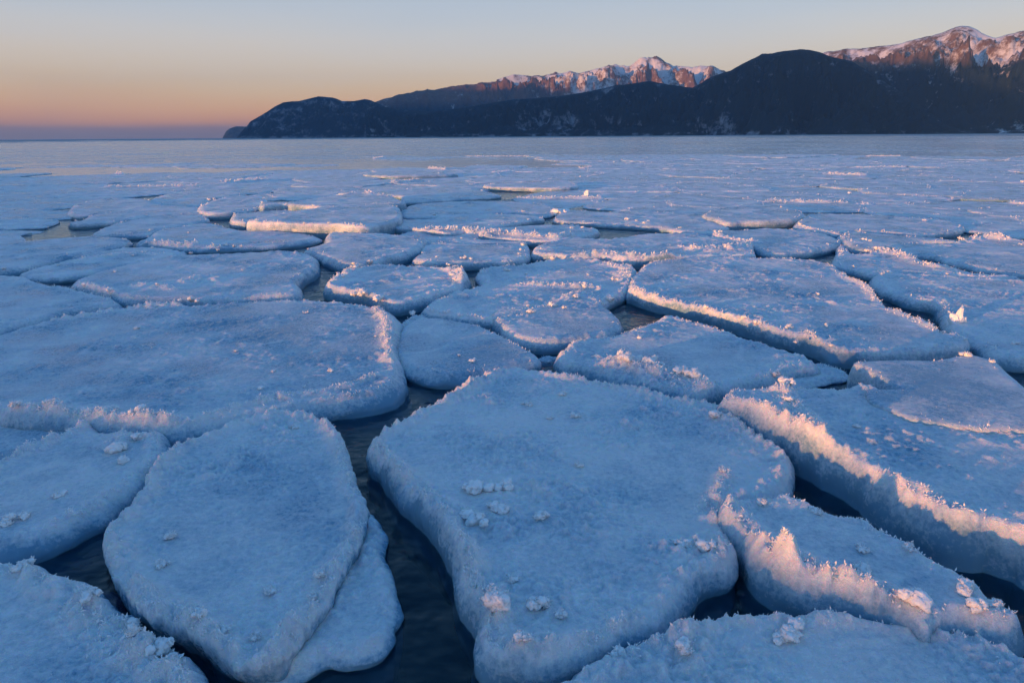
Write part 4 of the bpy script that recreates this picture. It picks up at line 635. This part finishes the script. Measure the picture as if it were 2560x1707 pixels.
# ------------------------------------------------------------------ mountains
def mountain_material(name, snowline, forest, rock, snowc=(.70, .70, .71), patch=.5):
    m, n, l, o = newmat(name)
    b = n.new('ShaderNodeBsdfPrincipled'); l.new(b.outputs[0], o.inputs[0]); b.inputs['Roughness'].default_value = .9; b.inputs['Specular IOR Level'].default_value = .1
    at = n.new('ShaderNodeAttribute'); at.attribute_name = 'snow'
    geo = n.new('ShaderNodeNewGeometry')
    n1 = n.new('ShaderNodeTexNoise'); n1.inputs['Scale'].default_value = .009; n1.inputs['Detail'].default_value = 8; n1.inputs['Roughness'].default_value = .8; l.new(geo.outputs['Position'], n1.inputs[0])
    ad = n.new('ShaderNodeMath'); ad.operation = 'MULTIPLY_ADD'; ad.inputs[1].default_value = 2.6; ad.inputs[2].default_value = -1.3; l.new(n1.outputs[0], ad.inputs[0])
    a2 = n.new('ShaderNodeMath'); a2.operation = 'ADD'; l.new(ad.outputs[0], a2.inputs[0]); l.new(at.outputs['Fac'], a2.inputs[1])
    mr = n.new('ShaderNodeMapRange'); mr.inputs[1].default_value = .33; mr.inputs[2].default_value = .67; l.new(a2.outputs[0], mr.inputs[0])
    n2 = n.new('ShaderNodeTexNoise'); n2.inputs['Scale'].default_value = .02; n2.inputs['Detail'].default_value = 5; l.new(geo.outputs['Position'], n2.inputs[0])
    m1 = n.new('ShaderNodeMix'); m1.data_type = 'RGBA'; m1.inputs[6].default_value = forest+(1,); m1.inputs[7].default_value = rock+(1,); l.new(n2.outputs[0], m1.inputs[0])
    m2 = n.new('ShaderNodeMix'); m2.data_type = 'RGBA'; m2.inputs[7].default_value = snowc+(1,); l.new(mr.outputs[0], m2.inputs[0]); l.new(m1.outputs[2], m2.inputs[6])
    att = n.new('ShaderNodeAttribute'); att.attribute_name = 'trees'
    n4 = n.new('ShaderNodeMath'); n4.operation = 'MULTIPLY_ADD'; n4.inputs[1].default_value = 1.2; n4.inputs[2].default_value = -.6; l.new(n1.outputs[0], n4.inputs[0])
    n5 = n.new('ShaderNodeMath'); n5.operation = 'ADD'; n5.use_clamp = True; l.new(n4.outputs[0], n5.inputs[0]); l.new(att.outputs['Fac'], n5.inputs[1])
    m3 = n.new('ShaderNodeMix'); m3.data_type = 'RGBA'; m3.inputs[7].default_value = (.014, .026, .034, 1); l.new(n5.outputs[0], m3.inputs[0]); l.new(m1.outputs[2], m3.inputs[6]); l.new(m3.outputs[2], m2.inputs[6])
    l.new(m2.outputs[2], b.inputs['Base Color'])
    bp = n.new('ShaderNodeBump'); bp.inputs['Distance'].default_value = 14; bp.inputs['Strength'].default_value = .8; l.new(n1.outputs[0], bp.inputs['Height']); l.new(bp.outputs[0], b.inputs['Normal'])
    return m
MT = json.loads('''{"headland": [[-21.01, 0.0019], [-20.79, 0.0057], [-20.26, 0.0142], [-19.93, 0.021], [-19.31, 0.0269], [-18.7, 0.0329], [-18.08, 0.0397], [-17.46, 0.0449], [-16.86, 0.0463], [-16.27, 0.0468], [-15.55, 0.0499], [-14.84, 0.0529], [-14.24, 0.0521], [-13.74, 0.0513], [-13.44, 0.0496], [-13.14, 0.0471], [-12.22, 0.0471], [-11.38, 0.0498], [-10.98, 0.0486], [-10.47, 0.0446], [-9.65, 0.0385], [-8.4, 0.0358], [-6.28, 0.0313], [-4.14, 0.0276], [-1.98, 0.0202], [0.75, 0.0054]], "mid": [[-11.44, 0.0349], [-10.48, 0.042], [-8.92, 0.0367], [-7.44, 0.0349], [-6.27, 0.034], [-4.12, 0.0383], [-1.96, 0.0435], [0.76, 0.0503], [-0.25, 0.0487], [1.9, 0.0505], [4.05, 0.0534], [5.11, 0.0558], [6.7, 0.0608], [8.27, 0.0665], [9.63, 0.0678], [10.86, 0.0708], [12.42, 0.0651], [14.06, 0.0611], [15.4, 0.0741], [16.84, 0.0817], [17.49, 0.088], [18.23, 0.0941], [18.87, 0.0993], [19.89, 0.1007], [21.47, 0.103], [20.51, 0.1007], [21.41, 0.1031], [21.97, 0.1019], [22.89, 0.0979], [23.64, 0.0926], [24.91, 0.0868], [26.03, 0.075], [27.88, 0.0535], [30.6, 0.0211], [33.13, 0.002]], "snow": [[-11.44, 0.0349], [-10.67, 0.0469], [-9.82, 0.0525], [-9.08, 0.0534], [-7.37, 0.0613], [-6.74, 0.061], [-4.82, 0.0657], [-3.0, 0.0692], [-1.07, 0.0734], [-1.2, 0.0752], [-0.45, 0.0803], [0.19, 0.0829], [1.04, 0.0816], [1.9, 0.0797], [2.75, 0.0803], [3.81, 0.0823], [4.76, 0.0868], [5.4, 0.0837], [6.65, 0.0894], [7.49, 0.0912], [8.22, 0.0923], [8.74, 0.0915], [9.26, 0.0916], [9.75, 0.0986], [10.16, 0.1021], [10.78, 0.0998], [11.29, 0.0996], [11.81, 0.0951], [12.54, 0.0889], [13.35, 0.0877], [13.95, 0.0882], [14.55, 0.0896], [15.54, 0.0882], [16.37, 0.0795], [17.4, 0.0681], [19.42, 0.0505]], "right": [[20.8, 0.0508], [21.56, 0.0798], [22.37, 0.0952], [22.89, 0.0979], [23.69, 0.0988], [24.37, 0.1017], [25.24, 0.1011], [26.26, 0.1011], [27.01, 0.1018], [27.82, 0.1037], [28.61, 0.1072], [29.77, 0.1104], [30.44, 0.1142], [30.95, 0.1179], [31.39, 0.1187], [31.7, 0.1177], [32.1, 0.1149], [32.59, 0.1099], [33.3, 0.1044], [33.79, 0.1062], [34.7, 0.1088], [36.39, 0.11], [38.42, 0.1028], [41.15, 0.078]]}''')
def mountain(name, tab, r_front, r_crest, r_back, mat, snow_fn, tree=(9e9, 1), rough=.30, gul=.0022, nu=700, nv=90, jit=.0):
    """terrain whose skyline, seen from the pier, rises to the tabled elevations; with front and back slopes"""
    tab = np.array(tab, float)
    az = np.linspace(tab[0, 0], tab[-1, 0], nu); el = np.interp(az, tab[:, 0], tab[:, 1])
    rf = r_front(az); rc = r_crest(az); rb = r_back(az)
    u = np.concatenate([np.linspace(0, 1, nv), 1+np.linspace(0, 1, nv//2)[1:]])
    A, U = np.meshgrid(az, u)
    RF, RC, RB, EL = [np.broadcast_to(q, A.shape) for q in (rf, rc, rb, el)]
    Rr = np.where(U <= 1, RF+(RC-RF)*np.clip(U, 0, 1), RC+(RB-RC)*np.clip(U-1, 0, 1))
    H = EL*RC
    X = Rr*np.sin(np.radians(A)); Y = Rr*np.cos(np.radians(A))
    pts = np.column_stack([X.ravel(), Y.ravel()])
    rd = (ridged(pts, gul, 5, .55).reshape(A.shape)-1.32)*.9+.6
    big = fbm(pts, gul*.35, 3).reshape(A.shape)
    prof = np.where(U <= 1, np.clip(U, 0, 1)**.85, np.clip(2-U, 0, 1)**.8)
    env = np.where(U <= 1, 4*U*(1-U), 4*(U-1)*(2-U))
    Z = H*prof + H*env*(rough*(rd-.6)+.14*big)
    # the skyline itself stays the tabled one: nothing in front may rise above it
    lim = np.where(U < 1, CAMH+EL*Rr*(.90+.09*U), CAMH+EL*Rr*.985)
    Z = np.minimum(Z, lim); Z = np.maximum(Z, 2*U) 
    Z = np.where((U <= 0) | (U >= 2), -5, Z)
    crest = (np.abs(U-1) < 1e-6)
    Z = np.where(crest, CAMH+H*(1+jit*(rd-.6)), Z)
    V = np.column_stack([X.ravel(), Y.ravel(), Z.ravel()]); a_, b_ = A.shape
    i = np.arange((a_-1)*b_).reshape(a_-1, b_)[:, :-1].ravel()
    F = np.column_stack([i, i+1, i+1+b_, i+b_])
    gy, gx = np.gradient(Z)
    sn = snow_fn(Z, rd, A, U, big)
    ob = mesh_obj(name, V, None, F, mat, None, True, {'snow': np.clip(sn.ravel(), -1, 2), 'trees': np.clip((tree[0]-Z.ravel())/tree[1], -1, 2)})
    return tag(ob, kind='structure')
cst = lambda v: (lambda a: np.full(len(a), float(v)))
lin = lambda a0, v0, a1, v1: (lambda a: np.interp(a, [a0, a1], [v0, v1]))
M1 = mountain_material('headland_scrub', 0, (.02, .035, .045), (.05, .06, .075), (.26, .28, .32))
M2 = mountain_material('snowy_range', 0, (.11, .070, .050), (.25, .16, .11))
M3 = mountain_material('forested_hill', 0, (.016, .028, .038), (.04, .045, .055), (.30, .32, .36))
shore = lambda Z, U: np.where(Z < 24, .20, 0)
mountain('hills_headland', MT['headland'], lin(-21, 8600, 1, 6800), lin(-21, 9000, 1, 7900), lin(-21, 9400, 1, 9500), M1,
         lambda Z, rd, A, U, big: .20+.16*(big)+shore(Z, U)-.12*(rd-.6))
mountain('hills_snowy_range', MT['snow'], lin(-12, 9300, 19, 9600), lin(-12, 10400, 19, 12000), lin(-12, 12400, 19, 15000), M2,
         lambda Z, rd, A, U, big: .17+.03*np.clip(A-3, -8, 3)+.30*np.clip((Z-640)/400, -1.2, 1)-.45*(rd-.6)+.2*big+.22*np.exp(-((A-5.3)/2.0)**2), tree=(520, 160), rough=.42, gul=.0019, jit=.05)
mountain('hills_forested', MT['mid'], lin(-12, 6300, 33, 4200), lin(-12, 7600, 33, 5600), lin(-12, 8600, 33, 6400), M3,
         lambda Z, rd, A, U, big: .10+.12*big+shore(Z, U)+.28*np.exp(-((A-5.5)/4.5)**2-((Z-110)/90)**2)+.28*np.exp(-((A-16.2)/1.6)**2-((Z-90)/80)**2)-.15*(rd-.6), rough=.5, gul=.0030, jit=.012)
mountain('hills_high_peak', MT['right'], lin(20, 5600, 41, 4700), lin(20, 7600, 41, 7200), lin(20, 9200, 41, 9000), M2,
         lambda Z, rd, A, U, big: .50+.30*np.clip((Z-720)/300, -1.8, 1)-.42*(rd-.6)+.2*big+.10*np.exp(-((A-30.5)/3)**2)+shore(Z, U)*.5, tree=(560, 90), rough=.34, gul=.0021, jit=.02)
# low far point of land left of the headland
mountain('hills_far_point', [[-22.0, .001], [-21.7, .009], [-21.4, .0125], [-20.97, .015], [-20.4, .0146], [-19.2, .014]], cst(15500), cst(16500), cst(17500), M1, lambda Z, rd, A, U, big: 0*Z+.1, nu=60, nv=20)
# ridge on the near shore, left of and behind the camera: its shadow lies over the lower slopes across the lake
def near_ridge():
    a = np.array([TRAV.x, TRAV.y]); b = np.array([-TRAV.y, TRAV.x])
    nl = np.linspace(700, 10400, 240); tl = np.linspace(-1, 1, 40)
    NN, TT = np.meshgrid(nl, tl)
    Hc = np.interp(nl, [700, 1500, 2500, 4000, 6500, 9000, 10000, 10400], [0, 760, 1150, 1140, 1180, 1270, 1280, 1100])
    p = np.stack([NN, TT*1500-4600], -1)
    X = p[..., 1]*a[0]+NN*b[0]; Y = p[..., 1]*a[1]+NN*b[1]
    P2 = np.column_stack([X.ravel(), Y.ravel()])
    rd = ridged(P2, .0011, 4).reshape(X.shape)
    Z = Hc[None]*(1-np.abs(TT))**.8*(1+.07*(rd-.6))
    Z = np.where(np.abs(TT) > .999, -5, Z)
    V = np.column_stack([X.ravel(), Y.ravel(), Z.ravel()]); r_, c_ = X.shape
    i = np.arange((r_-1)*c_).reshape(r_-1, c_)[:, :-1].ravel()
    F = np.column_stack([i, i+1, i+1+c_, i+c_])
    return tag(mesh_obj('hills_near_shore', V, None, F, M3, None, True, {'snow': np.full(len(V), .3), 'trees': np.full(len(V), 1.)}), kind='structure')
near_ridge()
# unseen bank added behind the camera, crest shaped to shade the near floes
def bank():
    a = np.array([TRAV.x, TRAV.y]); b = np.array([-TRAV.y, TRAV.x])
    nl = np.linspace(-60, 60, 700); tl = np.linspace(-1, 1, 30); NN, TT = np.meshgrid(nl, tl)
    X = (TT*5-22)*a[0]+NN*b[0]; Y = (TT*5-22)*a[1]+NN*b[1]; P2 = np.column_stack([X.ravel(), Y.ravel()])
    top = np.interp(NN, [-3, 1.6, 2.0, 3.2, 3.6, 5, 9], [1.42, 1.41, 1.50, 1.50, 1.34, 1.31, 1.36])+.03*fbm(P2, .35, 3).reshape(X.shape)*(np.abs(NN) > 8)+.02*fbm(P2, 1.6, 3).reshape(X.shape)
    Z = np.where(np.abs(TT) > .99, -.4, top*np.clip((1-TT**4), 0, 1))
    V = np.column_stack([X.ravel(), Y.ravel(), Z.ravel()]); r_, c_ = X.shape
    i = np.arange((r_-1)*c_).reshape(r_-1, c_)[:, :-1].ravel()
    return tag(mesh_obj('ground_shade_bank', V, None, np.column_stack([i, i+1, i+1+c_, i+c_]), M3, None, True, {'snow': np.full(len(V), .6)}), kind='structure')
bank()

# ------------------------------------------------------------------ air
m, n, l, o = newmat('haze_air')
pv = n.new('ShaderNodeVolumePrincipled'); pv.inputs['Color'].default_value = (.24, .56, 1.0, 1); pv.inputs['Density'].default_value = 3.3e-5; pv.inputs['Anisotropy'].default_value = 0.0
l.new(pv.outputs[0], o.inputs['Volume'])
tag(box('haze', -11900, 17300, -3700, 18600, -6, 1500, m), 'pale blue air between the ice and the far mountains', 'haze', None, 'stuff')
